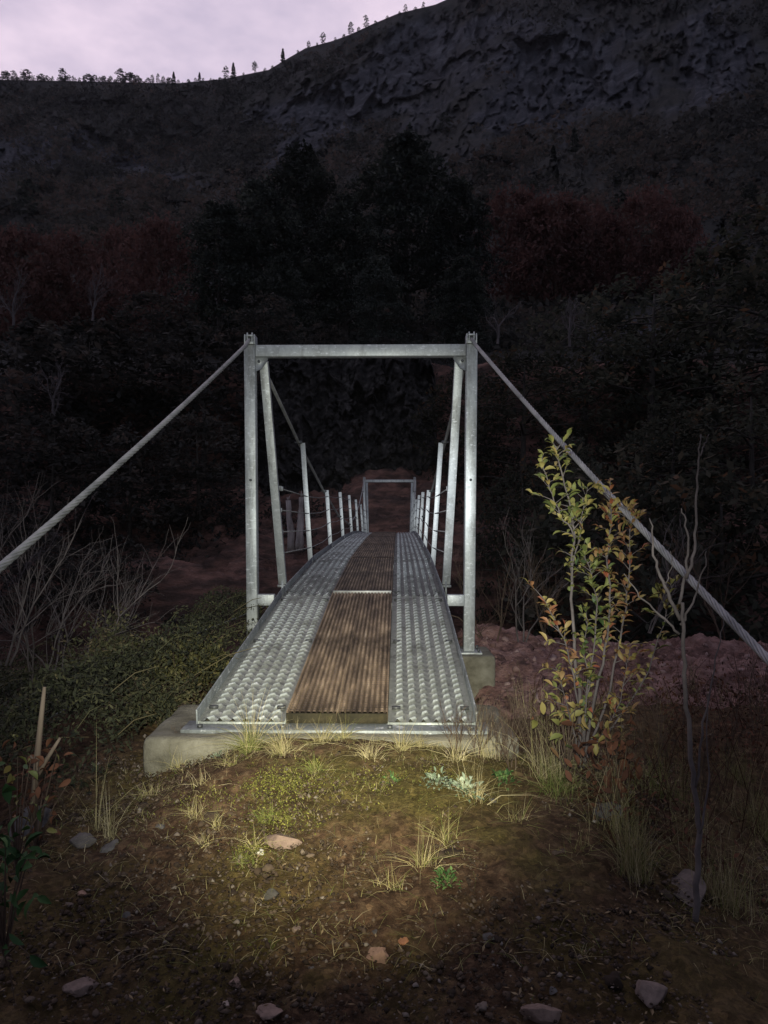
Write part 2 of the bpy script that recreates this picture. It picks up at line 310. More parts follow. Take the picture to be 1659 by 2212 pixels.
GREYGREEN = foliage('grey_green_leaves', [(0, (0.07, 0.105, 0.065)), (0.6, (0.17, 0.21, 0.145)), (1, (0.30, 0.34, 0.25))], 0.7, 0.1)
GREENHERB = foliage('green_herb_leaves', [(0, (0.02, 0.05, 0.016)), (0.6, (0.05, 0.10, 0.03)), (1, (0.10, 0.16, 0.05))], 0.65, 0.1)
MOSS = foliage('yellow_moss', [(0, (0.04, 0.042, 0.010)), (0.6, (0.10, 0.10, 0.022)), (1, (0.19, 0.18, 0.045))], 0.9, 0.1)
GRAVEL = foliage('gravel_stones', [(0.0, (0.025, 0.017, 0.012)), (0.5, (0.060, 0.041, 0.028)), (0.9, (0.105, 0.078, 0.058)), (1.0, (0.18, 0.155, 0.135))], 0.9, 0.0, 0.2)
LITTER = foliage('litter_bits', [(0.0, (0.03, 0.02, 0.012)), (0.6, (0.10, 0.066, 0.035)), (1.0, (0.20, 0.15, 0.085))], 0.85, 0.0)

# ------------------------------------------------------------------ terrain
def H(x, y):
    x = np.asarray(x, float); y = np.asarray(y, float)
    z = 0.13 * np.clip(y, -4, 3.3)
    xe = -1.12 - 0.30 * np.clip(3.3 - y, 0, 3)
    z = z - 0.50 * sst(0, 1.1, xe - x) * sst(-0.8, 1.2, y)
    z = z - 0.22 * sst(0.7, 1.7, x) * (1 - sst(3.0, 4.2, y)) * sst(-1, 1.5, y)
    z = z + 0.085 * np.exp(-((x + 0.12) / 0.72) ** 4) * sst(2.2, 3.2, y) * (1 - sst(3.4, 3.9, y))
    z = z - 0.09 * np.exp(-((x + 1.05) / 0.28) ** 2) * sst(2.8, 3.3, y) - 0.35 * np.exp(-((x + 0.2) / 0.8) ** 4) * sst(3.9, 4.6, y) * (1 - sst(7, 8, y))
    ye = 7.2 - 1.2 * sst(0.3, -1.0, x) + 0.5 * vnoise(x * 0.5, y * 0 + 3.3)
    z = z - 8.5 * sst(0, 4.0, y - ye)
    z = z + 8.3 * sst(20.2, 24.3 , y + 0.9 * vnoise(x * 0.3, y * 0 + 9.1)) + 0.36 * np.clip(y - 26.2, 0, 11.5)
    # ledges on the far bank
    led = sst(23.5, 26, y)
    zz = z / 0.55 + 0.5 * vnoise(x * 0.35, y * 0.3, 2.2); z = z + led * 0.55 * 0.55 * ((np.floor(zz) + sst(0.25, 0.75, zz - np.floor(zz))) - zz)
    z = z + 5.2 * sst(38.4, 41.0, y + 1.3 * vnoise(x * 0.25, y * 0.1, 5.0) + 0.7 * vnoise(x * 0.9, y * 0.3, 7.0))
    far = sst(8, 14, y)
    z = z + far * 0.35 * fbm(x * 0.5, y * 0.5, 1.0, 4) + (1 - far) * (0.035 * fbm(x * 1.3, y * 1.3, 0.4, 3))
    return z
_HX, _HY = np.arange(-7, 8, 0.05), np.arange(-2.5, 9.5, 0.05); _HG = H(*np.meshgrid(_HX, _HY, indexing='ij'))
def Hs(x, y):
    if -6.9 < x < 7.8 and -2.4 < y < 9.3:
        a, b = (x + 7) / 0.05, (y + 2.5) / 0.05; i, j = int(a), int(b); a -= i; b -= j
        return float((_HG[i, j] * (1 - a) + _HG[i + 1, j] * a) * (1 - b) + (_HG[i, j + 1] * (1 - a) + _HG[i + 1, j + 1] * a) * b)
    return float(H(np.array([x]), np.array([y]))[0])
def gpx(px, py, dmin=1.2, dmax=9.0):
    d = np.linspace(dmin, dmax, 900); X = (px - 829.5) / F * d; Z = E + (HZ - py) / F * d
    k = np.argmax(Z - H(X, d) < 0); k = k if k else len(d) - 1
    return Vector((X[k], d[k], float(H(X[k:k + 1], d[k:k + 1])[0])))

xs = np.concatenate([np.arange(-6.5, -2.6, 0.1), np.arange(-2.6, 3.2, 0.018), np.arange(3.2, 7.5, 0.1)]); ys = np.concatenate([np.arange(-2.0, 0.9, 0.1), np.arange(0.9, 4.4, 0.018), np.arange(4.4, 9.6, 0.09)])
X, Y = np.meshgrid(xs, ys, indexing='ij')
Z = H(X, Y) + 0.022 * fbm(X * 3.1, Y * 3.1, 2.0, 3) + 0.012 * (0.5 - np.abs(fbm(X * 9, Y * 9, 3.0, 3))) + 0.006 * fbm(X * 24, Y * 24, 5.0, 2)
Z = Z - 0.55 * sst(0.75, 1.1, X) * (1 - sst(4.6, 5.0, X)) * sst(4.5, 4.9, Y) * (1 - sst(7.6, 8.2, Y)) - 0.2 * np.exp(-((X - 0.75) / 0.4) ** 4) * sst(4.2, 4.6, Y) * (1 - sst(6.4, 6.8, Y))
mosst = sst(1.4, 2.2, Y) * np.exp(-((X + 0.15) / 1.3) ** 2)
tag(MB().grid(X, Y, Z, mosst.ravel()).build('ground', SOIL, smooth=True), kind='structure')
xs = np.concatenate([np.linspace(-160, -34, 22), np.arange(-33, -7, 0.33), np.arange(-7, 5, 0.11), np.arange(5, 33.1, 0.33), np.linspace(34, 160, 22)])
ys = np.concatenate([np.linspace(-120, -3, 26), np.arange(-2, 22, 0.33), np.arange(22, 35, 0.11), np.arange(35, 47, 0.33)])
X, Y = np.meshgrid(xs, ys, indexing='ij'); Z = H(X, Y)
Z = Z + sst(23, 24.5, Y) * (0.34 * blocks(X * 0.55, Y * 1.1, 11.0) + 0.20 * blocks(X * 1.3, Y * 2.4, 12.0) + 0.09 * blocks(X * 3, Y * 5, 13.0)) * (1 - np.exp(-((X - 0.2) / 1.2) ** 4) * (Y < 28.3)) 
inner = (X > -6.3) & (X < 7.3) & (Y > -1.8) & (Y < 9.2); Z = np.where(inner, Z - 0.18, Z)
Z = Z + np.where(np.abs(X) > 34, 0.0, 0.12 * fbm(X * 1.6, Y * 1.6, 8.0, 3)) * sst(9.6, 12, Y)
tag(MB().grid(X, Y, Z).build('ravine_terrain', EARTH, smooth=False), kind='structure')
tag(MB().grid(*np.meshgrid(np.linspace(-160, 160, 9), np.linspace(9.5, 23, 4), indexing='ij'), np.full((9, 4), -7.75)).build('river', WATER), kind='structure')

# pink rock shelf on the right of the bridge
xs = np.arange(0.35, 5.4, 0.028); ys = np.arange(3.75, 8.9, 0.028); X, Y = np.meshgrid(xs, ys, indexing='ij')
rg = 1 - np.abs(fbm(X * 1.1 + Y * 0.5, Y * 1.5, 4.0, 5)); st = 0.075; zz = (fbm(X * 0.9, Y * 1.3, 4.0, 5) * 0.20 + 0.12 + 0.10 * rg) / st; stp = (np.floor(zz) + sst(0.6, 0.95, zz - np.floor(zz))) * st
edge = sst(0.35, 0.75, X) * (1 - sst(4.9, 5.4, X)) * sst(3.75, 4.5, Y + 0.3 * vnoise(X * 2, Y * 2)) * (1 - sst(7.2, 7.9, Y + 0.35 * vnoise(X * 1.5, Y)))
Zr = np.maximum(H(X, np.minimum(Y, 6.9)), 0.20) + (stp * 0.55 - 0.20 + 0.030 * np.abs(fbm(X * 3.5, Y * 6, 1.5, 6, 0.6)) + 0.028 * fbm(X * 13, Y * 19, 2.5, 3)) * edge - 0.35 * (1 - edge) + 0.02
Zr = Zr - 0.05 * np.exp(-((X - 0.72) / 0.36) ** 4) * (1 - sst(5.55, 5.9, Y)) * sst(4.2, 5.0, Y)
Zr = Zr - sst(0.2, 0.9, 1 - edge) * 0.9 * sst(6.9, 7.9, Y)
Zr = Zr + edge * (0.075 * blocks(X * 2.0 + 0.3 * Y, Y * 3.4, 7.0) + 0.045 * blocks(X * 5.2, Y * 8.5, 8.0) + 0.020 * blocks(X * 11, Y * 17, 9.0))
SHELF = (X, Y, Zr, edge)
tag(MB().grid(X, Y, Zr).build('rock_shelf', ROCK, smooth=False), kind='structure')

# the mountain behind: built on rays round the valley so that every distance is a real one
RIDGE = np.array([(-1500, 60), (-800, 110), (-400, 150), (0, 172), (150, 175), (380, 180), (480, 171), (580, 151), (620, 127), (660, 104), (720, 88), (760, 73), (800, 54), (860, 29), (940, 10), (1050, -38), (1300, -100), (1659, -150), (2400, -220), (3400, -230)], float)
def mtn(u, t):
    """u: tangent of the bearing, t: 0 foot .. 1 ridge .. 1.3 beyond it"""
    tr = np.interp(u * F + 829.5, RIDGE[:, 0], (HZ - RIDGE[:, 1]) / F)
    Rr = 540.0 - 120 * sst(0.0, 0.5, u)
    n = fbm(u * 7, t * 5, 1.0, 5); cl = fbm(u * 4, t * 7, 6.0, 4)
    q = t * 9 + 3.2 * cl + 1.3 * fbm(u * 14, t * 9, 12.0, 4); ter = (np.floor(q) + sst(0.30, 0.85, q - np.floor(q)) - q) / 7
    g = np.clip(t, 0, 1.3) + 0.0 * ter * sst(0.05, 0.25, t) * (1 - sst(0.86, 1.0, t))
    r = 41.0 + (Rr - 41.0) * np.maximum(g, 0) ** 1.25
    tn = 0.185 + (tr - 0.185) * np.minimum(t, 1.0) ** 0.92 + 0.010 * n * sst(0, 0.1, t) * (1 - sst(0.9, 1.0, t))
    tn = tn - 0.5 * np.maximum(t - 1, 0)
    k = sst(0.02, 0.2, t) * (1 - sst(0.95, 1.0, t)); r = r * (1 + k * (0.06 * fbm(u * 9, t * 5, 9.0, 4) + 0.060 * blocks(u * 18, t * 8, 1.0) + 0.034 * blocks(u * 52, t * 16, 2.0) + 0.022 * blocks(u * 120, t * 38, 3.0)))
    return u * r, r, E + tn * r, ter
us = np.concatenate([np.linspace(-1.25, -0.6, 60)[:-1], np.linspace(-0.6, 0.6, 620), np.linspace(0.6, 1.25, 60)[1:]]); ts = np.concatenate([[0.0], np.linspace(0, 1, 300), np.linspace(1.02, 1.3, 10)])
U, T = np.meshgrid(us, ts, indexing='ij'); MX, MY, MZ, TER = mtn(U, T); MZ[:, 0] -= 14.0; MY[:, 0] += 3.0
cliffm = np.clip(0.10 + 0.55 * (np.exp(-((U - 0.03) / 0.10) ** 2 - ((T - 0.86) / 0.10) ** 2) + np.exp(-((U - 0.22) / 0.10) ** 2 - ((T - 0.74) / 0.20) ** 2) + 0.8 * np.exp(-((U - 0.44) / 0.06) ** 2 - ((T - 0.72) / 0.15) ** 2)
         + 0.9 * np.exp(-((U + 0.40) / 0.12) ** 2 - ((T - 0.72) / 0.16) ** 2) + 0.6 * np.exp(-((U + 0.14) / 0.1) ** 2 - ((T - 0.75) / 0.12) ** 2)), 0, 0.62) + 0.25 * fbm(U * 9, T * 8, 3.0, 4)
tag(MB().grid(MX, MY, MZ, cliffm.ravel()).build('mountain', MOUNTAIN, smooth=False), kind='structure')

# far cliff below the trees, seen through the near portal
us2 = np.linspace(-7.5, 3.4, 200); ts2 = np.linspace(0, 1, 130); A, T = np.meshgrid(us2, ts2, indexing='ij')
edge = sst(-7.5, -6.2, A) * (1 - sst(2.2, 3.4, A))
CY = 35.6 + 2.2 * T - 1.0 * edge + 0.7 * fbm(A * 0.5, T * 2, 3.0, 3) + 0.9 * blocks(A * 0.9, T * 4.5, 4.0) + 0.5 * blocks(A * 2.2, T * 11, 5.0) + 0.22 * blocks(A * 5, T * 26, 6.0) + (1 - edge) * 5.0
CZ = 2.0 + (7.3 * T + 0.4 * fbm(A * 1.2, T * 3, 8.0, 3)) * (0.6 + 0.4 * edge)
tag(MB().grid(A, CY, CZ).build('far_cliff', CLIFF, smooth=False), kind='structure')

# ------------------------------------------------------------------ the bridge
XC = lambda y: -0.179 + 0.0182 * (y - 5.9)
Y0 = 3.57
bridge = empty('footbridge', (XC(Y0), Y0, E - 0.94), -math.atan(0.0182))
tag(bridge, 'galvanised steel suspension footbridge with brown ribbed timber walkway crossing the dark ravine', 'footbridge')
lz = lambda rel: rel + 0.94
ly = lambda d: d - Y0
JY = [3.57, 6.17, 8.55, 10.95, 13.4, 15.85, 18.3, 20.75, 23.15, 25.53, 28.13]
JZ = [-0.94, -0.615, -0.455, -0.385, -0.325, -0.30, -0.325, -0.385, -0.455, -0.615, -0.94]
deckz = lambda d: float(np.interp(d, JY, JZ))
HW = 0.65
def steel_panel(w, L, nc, lane):
    m = MB(); nx, ny = nc * 10 + 1, int(L / 0.072) * 12 + 1
    x = np.linspace(-w / 2, w / 2, nx); y = np.linspace(0, L, ny); X, Y = np.meshgrid(x, y, indexing='ij')
    cw = (w - 0.05) / nc; colm = np.clip(0.5 + 0.9 * np.cos(2 * np.pi * (X + w / 2 - 0.025 - cw / 2) / cw), 0, 1)
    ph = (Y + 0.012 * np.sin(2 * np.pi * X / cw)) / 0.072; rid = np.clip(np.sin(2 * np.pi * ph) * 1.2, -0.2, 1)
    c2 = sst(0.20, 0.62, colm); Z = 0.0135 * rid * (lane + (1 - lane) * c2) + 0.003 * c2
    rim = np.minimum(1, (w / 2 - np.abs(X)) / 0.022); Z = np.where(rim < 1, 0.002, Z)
    crest_tone = sst(0.25, 0.95, rid) * (lane + (1 - lane) * c2) * np.clip(0.85 + 0.6 * fbm(X * 7, Y * 5, 1.0, 3), 0.1, 1.2) * (rim >= 1)  # ridge crest mask broken by noise, sets the brighter tread tone
    m.grid(X, Y, Z, np.clip(crest_tone, 0, 1).ravel())
    for sx in (-1, 1): m.box((sx * (w / 2 - 0.0015), L / 2, -0.022), (0.003, L, 0.044))
    m.box((0, 0.0015, -0.022), (w - 0.008, 0.003, 0.040)); m.box((0, L - 0.0015, -0.022), (w - 0.008, 0.003, 0.040))
    return m
def timber_board(w, L):
    m = MB(); nr = 9; nx = nr * 8 + 1; ny = 26
    x = np.linspace(-w / 2, w / 2, nx); y = np.linspace(0, L, ny); X, Y = np.meshgrid(x, y, indexing='ij')
    cc = np.cos(2 * np.pi * (X + w / 2) / (w / nr)); Z = 0.030 + 0.007 * np.clip(cc * 2.2 + 0.9, -1, 0.7) + 0.0025 * fbm(X * 5, Y * 2, 1.0, 3)
    m.grid(X, Y, Z, np.clip(0.5 + 0.5 * cc + 0.25 * fbm(X * 6, Y * 3, 2.0, 3), 0, 1).ravel())
    for sx in (-1, 1): m.box((sx * (w / 2 - 0.001), L / 2, 0.0), (0.002, L - 0.004, 0.056))
    return m
LB = 2.4
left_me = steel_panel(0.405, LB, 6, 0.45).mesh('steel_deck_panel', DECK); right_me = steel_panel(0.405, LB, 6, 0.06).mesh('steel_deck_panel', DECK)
board_me = timber_board(0.236, LB).mesh('timber_board', TIMBER, True); span_board = board_me.copy(); span_board.materials[0] = DARK_TIMBER
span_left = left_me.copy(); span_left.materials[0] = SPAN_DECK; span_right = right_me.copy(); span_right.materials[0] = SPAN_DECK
end_me = MB().box((0, 0.0, 0.0), (0.234, 0.012, 0.062)).mesh('end_grain', MOSSWOOD)
bolt_mb = MB()
for yy in (0.22, 0.95, 1.65, 2.25): bolt_mb.box((0.0, yy, 0.012), (0.036, 0.018, 0.012))
def link_mesh(name, me, parent):
    o = bpy.data.objects.new(name, me); col.objects.link(o); o.parent = parent; return o
clip_me = MB().box((0, 0, 0.012), (0.042, 0.017, 0.011)).mesh('deck_clip', BOLT)
for k in range(len(JY) - 1):
    a, b = Vector((0, ly(JY[k]), lz(JZ[k]))), Vector((0, ly(JY[k + 1]), lz(JZ[k + 1])))
    L = (b - a).length; pitch = math.atan2(b.z - a.z, b.y - a.y)
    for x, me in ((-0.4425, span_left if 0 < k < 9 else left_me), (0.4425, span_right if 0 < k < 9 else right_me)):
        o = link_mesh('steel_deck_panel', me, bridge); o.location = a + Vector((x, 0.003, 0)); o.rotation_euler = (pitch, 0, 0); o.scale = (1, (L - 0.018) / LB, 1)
        if k < 3:
            for cx in (-0.165, 0.165):
                for cy in (0.14, 1.2, 2.26):
                    c = link_mesh('deck_clip', clip_me, o); c.location = (cx, cy, 0)
    for x in (-0.119, 0.119):
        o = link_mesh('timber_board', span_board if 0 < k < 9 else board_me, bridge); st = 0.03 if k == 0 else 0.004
        o.location = a + Vector((x, st, 0.006 if k == 0 else 0.0)); o.rotation_euler = (pitch, 0, 0); o.scale = (1, (L - st - 0.02) / LB, 1)
        if k == 0:
            e = link_mesh('end_grain', end_me, o); e.location = (0, -0.006, -0.001)
# cross bar where the timber of the ramp meets the span, kerbs, bearers
m = MB(); m.bar((-0.235, ly(6.17), lz(-0.585)), (0.235, ly(6.17), lz(-0.585)), 0.022, 0.03, (0, 1, 0)); m.build('cover_strip', WIRE, bridge, bevel=0.003)
for sx in (-1, 1):
    m = MB()
    for k in range(len(JY) - 1):
        a, b = Vector((sx * HW, ly(JY[k]), lz(JZ[k]))), Vector((sx * HW, ly(JY[k + 1]), lz(JZ[k + 1])))
        h0 = 0.034; 
        m.bar(a + Vector((0, 0.002, -0.02)), b + Vector((0, -0.002, -0.02)), 0.008, 0.15, (1, 0, 0))
        m.bar(a + Vector((-sx * 0.03, 0.002, -0.075)), b + Vector((-sx * 0.03, -0.002, -0.075)), 0.05, 0.008, (1, 0, 0))
    m.build('edge_kerb', DULL, bridge, bevel=0.002)
for d in JY[1:-1]:
    m = MB(); m.box((0, ly(d) , lz(deckz(d)) - 0.085), (1.27, 0.06, 0.07)); m.build('cross_bearer', STEEL, bridge, bevel=0.004)
for d, s in ((3.57, 1), (28.13, -1)):
    m = MB(); m.box((-0.0, ly(d) - s * 0.015, lz(-0.958)), (1.40, 0.15, 0.012)); m.box((0, ly(d) - s * 0.094, lz(-0.975)), (1.40, 0.008, 0.045))
    bp = m.build('bearing_angle', DULL, bridge, bevel=0.002)
    for x in (-0.62, -0.24, 0.25, 0.62):
        MB().cyl((x, ly(d) - s * 0.06, lz(-0.953)), (x, ly(d) - s * 0.06, lz(-0.938)), 0.013, 6).build('anchor_bolt', BOLT, bp)
# portal towers
SAD = {}
def portal(d, s):                        # s = +1 near portal, -1 far one (its braces lean the other way)
    for sx in (-1, 1):
        top, bot = Vector((sx * 0.849, ly(d), lz(1.335))), Vector((sx * 0.826, ly(d), lz(-1.005)))
        p = MB().bar(bot, top, 0.085, 0.085, (1, 0, 0)).build('portal_post', STEEL, bridge, bevel=0.007)
        MB().box((sx * 0.826, ly(d), lz(-1.0115)), (0.19, 0.19, 0.014)).build('base_plate', STEEL, p, bevel=0.002)
        for ax in (-0.07, 0.07):
            for ay in (-0.07, 0.07): MB().cyl((sx * 0.826 + ax, ly(d) + ay, lz(-1.006)), (sx * 0.826 + ax, ly(d) + ay, lz(-0.972)), 0.010, 6).build('anchor_bolt', BOLT, p)
        MB().cyl((sx * 0.838, ly(d) - s * 0.0415, lz(0.30)), (sx * 0.838, ly(d) - s * 0.052, lz(0.30)), 0.011, 6).build('bolt', BOLT, p)
        # cable saddle on the post head: two cheek plates, a grooved block and clamp bolts
        m = MB()
        for dx in (-0.036, 0.036):
            m.box((sx * 0.845 + dx, ly(d), lz(1.372)), (0.009, 0.12, 0.075))
        m.box((sx * 0.845, ly(d), lz(1.345)), (0.062, 0.13, 0.018))
        for dx in (-0.018, 0.018):
            for dy in (-0.045, 0.045): m.cyl((sx * 0.845 + dx, ly(d) + dy, lz(1.352)), (sx * 0.845 + dx, ly(d) + dy, lz(1.425)), 0.006, 6)
        m.box((sx * 0.845, ly(d), lz(1.402)), (0.05, 0.115, 0.012))
        m.build('cable_saddle', STEEL, p, bevel=0.002)
        # gusset under the beam
        m = MB(); x0 = sx * 0.803; y = ly(d) - s * 0.035
        pts = [(x0, 1.238), (x0 - sx * 0.095, 1.238), (x0 - sx * 0.095, 1.222), (x0 - sx * 0.045, 1.15), (x0, 1.13)]
        v = [(px, y + dy, lz(pz)) for dy in (0, 0.01) for px, pz in pts]
        f = [tuple(range(5)), tuple(range(9, 4, -1))] + [(i, (i + 1) % 5 + 0, (i + 1) % 5 + 5, i + 5) for i in range(5)]
        g = m.add(v, f).build('gusset_plate', STEEL, bridge)
        MB().cyl((x0 - sx * 0.028, y + 0.005 - s * 0.006, lz(1.205)), (x0 - sx * 0.028, y + 0.005 - s * 0.018, lz(1.205)), 0.011, 6).build('bolt', BOLT, g)
        # leaning brace: channel from the post head down to the deck edge
        a, b = Vector((sx * 0.757, ly(d) + s * 0.05, lz(1.22))), Vector((sx * 0.695, ly(d) + s * 0.62, lz(-0.55)))
        m = MB(); m.bar(b, a, 0.066, 0.008, (1, 0, 0))
        off = Vector((0, s * 0.024, 0.008))
        for dx in (-0.029, 0.029): m.bar(b + off + Vector((dx, 0, 0)), a + off + Vector((dx, 0, 0)), 0.008, 0.05, (1, 0, 0))
        br = m.build('brace', STEEL, bridge, bevel=0.003)
        m = MB(); m.box((sx * 0.69, ly(d) + s * 0.62, lz(-0.60)), (0.014, 0.09, 0.15)); m.cyl((sx * 0.66, ly(d) + s * 0.62, lz(-0.565)), (sx * 0.735, ly(d) + s * 0.62, lz(-0.565)), 0.012, 6)
        m.build('foot_bracket', STEEL, br)
        m = MB(); m.box((sx * 0.725, ly(d), lz(-0.617)), (0.128, 0.07, 0.085)); m.build('deck_bracket', STEEL, bridge, bevel=0.004)
    m = MB(); m.box((0, ly(d), lz(1.288)), (1.608, 0.08, 0.09)); m.build('crossbeam', STEEL, bridge, bevel=0.006)
portal(5.9, 1); portal(25.8, -1)
# hangers
MOD = (25.8 - 5.9) / 8
CZs = [1.375, 0.84, 0.40, 0.05, -0.10, 0.05, 0.40, 0.84, 1.375]
for sx in (-1, 1):
    for k in range(1, 8):
        d = 5.9 + MOD * k; h = 1.30 if k in (1, 7) else 0.80; zb = deckz(d) - 0.06
        b = Vector((sx * 0.664, ly(d), lz(zb))); t = b + Vector((sx * 0.066 * (h + .06), 0, h + 0.06))
        m = MB(); m.bar(b, t, 0.052, 0.006, (1, 0, 0)); m.bar(b + Vector((sx * 0.023, 0.022, 0)), t + Vector((sx * 0.023, 0.022, 0)), 0.006, 0.040, (1, 0, 0))
        hp = m.build('hanger_post', STEEL, bridge, bevel=0.0015)
        cz = CZs[k]; cx = 0.664 + 0.066 * (cz - zb); 
        m = MB(); m.box((sx * (cx + 0.035), ly(d), lz(cz) + 0.0), (0.05, 0.05, 0.035)); m.cyl((sx * (cx + 0.0), ly(d), lz(cz)), (sx * (cx + 0.085), ly(d), lz(cz)), 0.008, 6)
        if cz > zb: m.build('cable_clamp', BOLT, hp)
# main cables: six laid strands from each ground anchor over both portals
def strands(m, pts, R0, step, lay=0.24, n=5):
    p = np.array(pts, float); seg = np.linalg.norm(np.diff(p, axis=0), axis=1); s = np.concatenate([[0], np.cumsum(seg)])
    q = np.arange(0, s[-1], step); c = np.stack([np.interp(q, s, p[:, i]) for i in range(3)], 1)
    t = np.gradient(c, axis=0); t /= np.linalg.norm(t, axis=1)[:, None]
    u = np.cross(t, [1.0, 0, 0.02]); u /= np.linalg.norm(u, axis=1)[:, None]; w = np.cross(t, u)
    for k in range(6):
        a = 2 * np.pi * (q / lay + k / 6.0)
        m.tube(c + R0 * 0.62 * (np.cos(a)[:, None] * u + np.sin(a)[:, None] * w), R0 * 0.40, n)
for sx in (-1, 1):
    top = Vector((sx * 0.845, ly(5.9), lz(1.375)))
    if sx > 0: far_pt = P(1659, 1402, 2.4)
    else: far_pt = P(0, 1197, 2.5)
    inv = Matrix.Translation(bridge.location) @ Matrix.Rotation(-math.atan(0.0182), 4, 'Z')
    fp = inv.inverted() @ far_pt; dirv = (fp - top).normalized(); anchor = fp + dirv * (1.15 if sx > 0 else 1.9)
    pts = [anchor]
    for t in np.linspace(0.1, 0.97, 14):
        pts.append(anchor.lerp(top, t) + Vector((0, 0, -0.05 * math.sin(math.pi * t))))
    pts += [top + Vector((0, -0.09, -0.02)), top + Vector((0, 0, 0.008)), top + Vector((-sx * 0.002, 0.09, -0.02))]
    m = MB(); strands(m, pts, 0.0145, 0.02)
    span = [pts[-1]]
    for k in range(1, 8):
        d = 5.9 + MOD * k; cx = 0.664 + 0.066 * (CZs[k] - deckz(d) + 0.06) + 0.045; span.append(Vector((sx * cx, ly(d), lz(CZs[k]))))
    tf = Vector((sx * 0.845, ly(25.8), lz(1.375))); span += [tf, tf + Vector((0, 5.0, -2.2))]
    m.tube(span, 0.0165, 8); cb = m.build('main_cable', CABLE, bridge, smooth=True)
# rail wires with their clamps
for sx in (-1, 1):
    for hgt in (0.715, 0.53, 0.345, 0.16):
        a = lambda d, z: 0.664 + 0.066 * (z - deckz(d)) - 0.012
        zz0 = -0.64 + hgt + 0.19; d0 = 5.9 + 0.05 + (1.22 - zz0) / (1.22 + 0.55) * 0.57
        pts = [Vector((sx * 0.715, ly(d0 + 0.02), lz(zz0)))]
        for k in range(1, 8):
            d = 5.9 + MOD * k; z = deckz(d) + hgt
            if k > 1: 
                mid = (pts[-1] + Vector((sx * a(d, z), ly(d), lz(z)))) / 2; mid.z -= 0.02; pts.append(mid)
            pts.append(Vector((sx * a(d, z), ly(d), lz(z))))
        pts.append(Vector((sx * 0.715, ly(25.8 - (d0 - 5.9)), lz(zz0))))
        m = MB(); m.tube(pts, 0.0052, 5); w = m.build('rail_wire', WIRE, bridge, smooth=True)
        p0 = pts[0]; p1 = pts[1]; dv = (p1 - p0).normalized(); m = MB()
        m.cyl(p0, p0 + dv * 0.14, 0.011, 6)
        if hgt > 0.7 or sx < 0:
            for q in (0.18, 0.24, 0.30)[: 3 if hgt > 0.7 else 1]: m.box(p0 + dv * q, (0.028, 0.03, 0.036))
        m.build('turnbuckle', STEEL, w)
# wind guy going down to the left bank
m = MB(); m.tube([(-0.66, ly(6.6), lz(-0.67)), (-1.25, ly(5.6), lz(-0.86)), (-1.9, ly(4.6), lz(-1.25))], 0.006, 5); m.build('guy_wire', WIRE, bridge)

# concrete
def rough_block(c, size, chip, seed, nx=26, ny=14, nz=9):
    m = MB(); sx, sy, sz = np.array(size) / 2.0
    def face(a, b, fn):
        A, B = np.meshgrid(np.linspace(-1, 1, a), np.linspace(-1, 1, b), indexing='ij'); p = np.stack(fn(A, B), -1)
        q = p.copy(); r = 0.10 * min(size) if chip is None else chip
        lim = np.array([sx, sy, sz]); core = np.clip(q * lim, -(lim - r), lim - r); d = q * lim - core; n = np.linalg.norm(d, axis=-1, keepdims=True)
        w = core + d / np.maximum(n, 1e-9) * np.minimum(n, r)
        k = 0.22 * r * fbm(w[..., 0] * 4 + seed, w[..., 1] * 4, w[..., 2] * 4, 4)[..., None]; w = w + d / np.maximum(n, 1e-9) * k * (n > 1e-6)
        w = w + 0.004 * fbm(w[..., 0] * 9, w[..., 1] * 9 + seed, w[..., 2] * 9, 3)[..., None]
        m.grid(w[..., 0] + c[0], w[..., 1] + c[1], w[..., 2] + c[2])
    o = lambda A: np.ones_like(A)
    face(nx, nz, lambda A, B: (A, -o(A), B)); face(nx, nz, lambda A, B: (-A, o(A), B)); face(nx, ny, lambda A, B: (A, B, o(A)))
    face(ny, nz, lambda A, B: (o(A), A, B)); face(ny, nz, lambda A, B: (-o(A), -A, B))
    return m
m = rough_block((-0.235, 3.71, E - 0.964 - 0.30), (1.67, 0.64, 0.60), 0.034, 2, 70, 40, 30)
tag(m.build('concrete_abutment', CONC, smooth=True), 'wide weathered concrete block with chipped corner under the near end of the walkway', 'abutment')
for x, lb in ((0.826, 'small concrete footing under the bolted base of the right steel post'), (-0.826, 'concrete footing under the left steel post, behind the ramp')):
    bx = XC(5.9) + x + 0.01 * (x > 0)
    m = rough_block((bx, 5.95, E - 1.018 - 0.40), (0.35, 0.46, 0.80), 0.03, x * 5, 30, 30, 24)
    tag(m.build('concrete_footing', CONC, smooth=True), lb, 'footing', 'concrete footings of the near portal')
m = rough_block((XC(28.1) + 0.0, 27.85, E - 0.964 - 0.4), (1.9, 1.0, 0.8), 0.05, 9)
tag(m.build('concrete_abutment', CONC, smooth=True), 'concrete block under the far end of the walkway, beyond the ravine', 'abutment')
for x, lb in ((0.826, 'right'), (-0.826, 'left')):
    m = rough_block((XC(25.8) + x, 25.8, E - 1.018 - 0.5), (0.46, 0.5, 1.0), 0.03, x * 7)
    tag(m.build('concrete_footing', CONC, smooth=True), 'concrete footing under the %s post of the far portal' % lb, 'footing', 'concrete footings of the far portal')

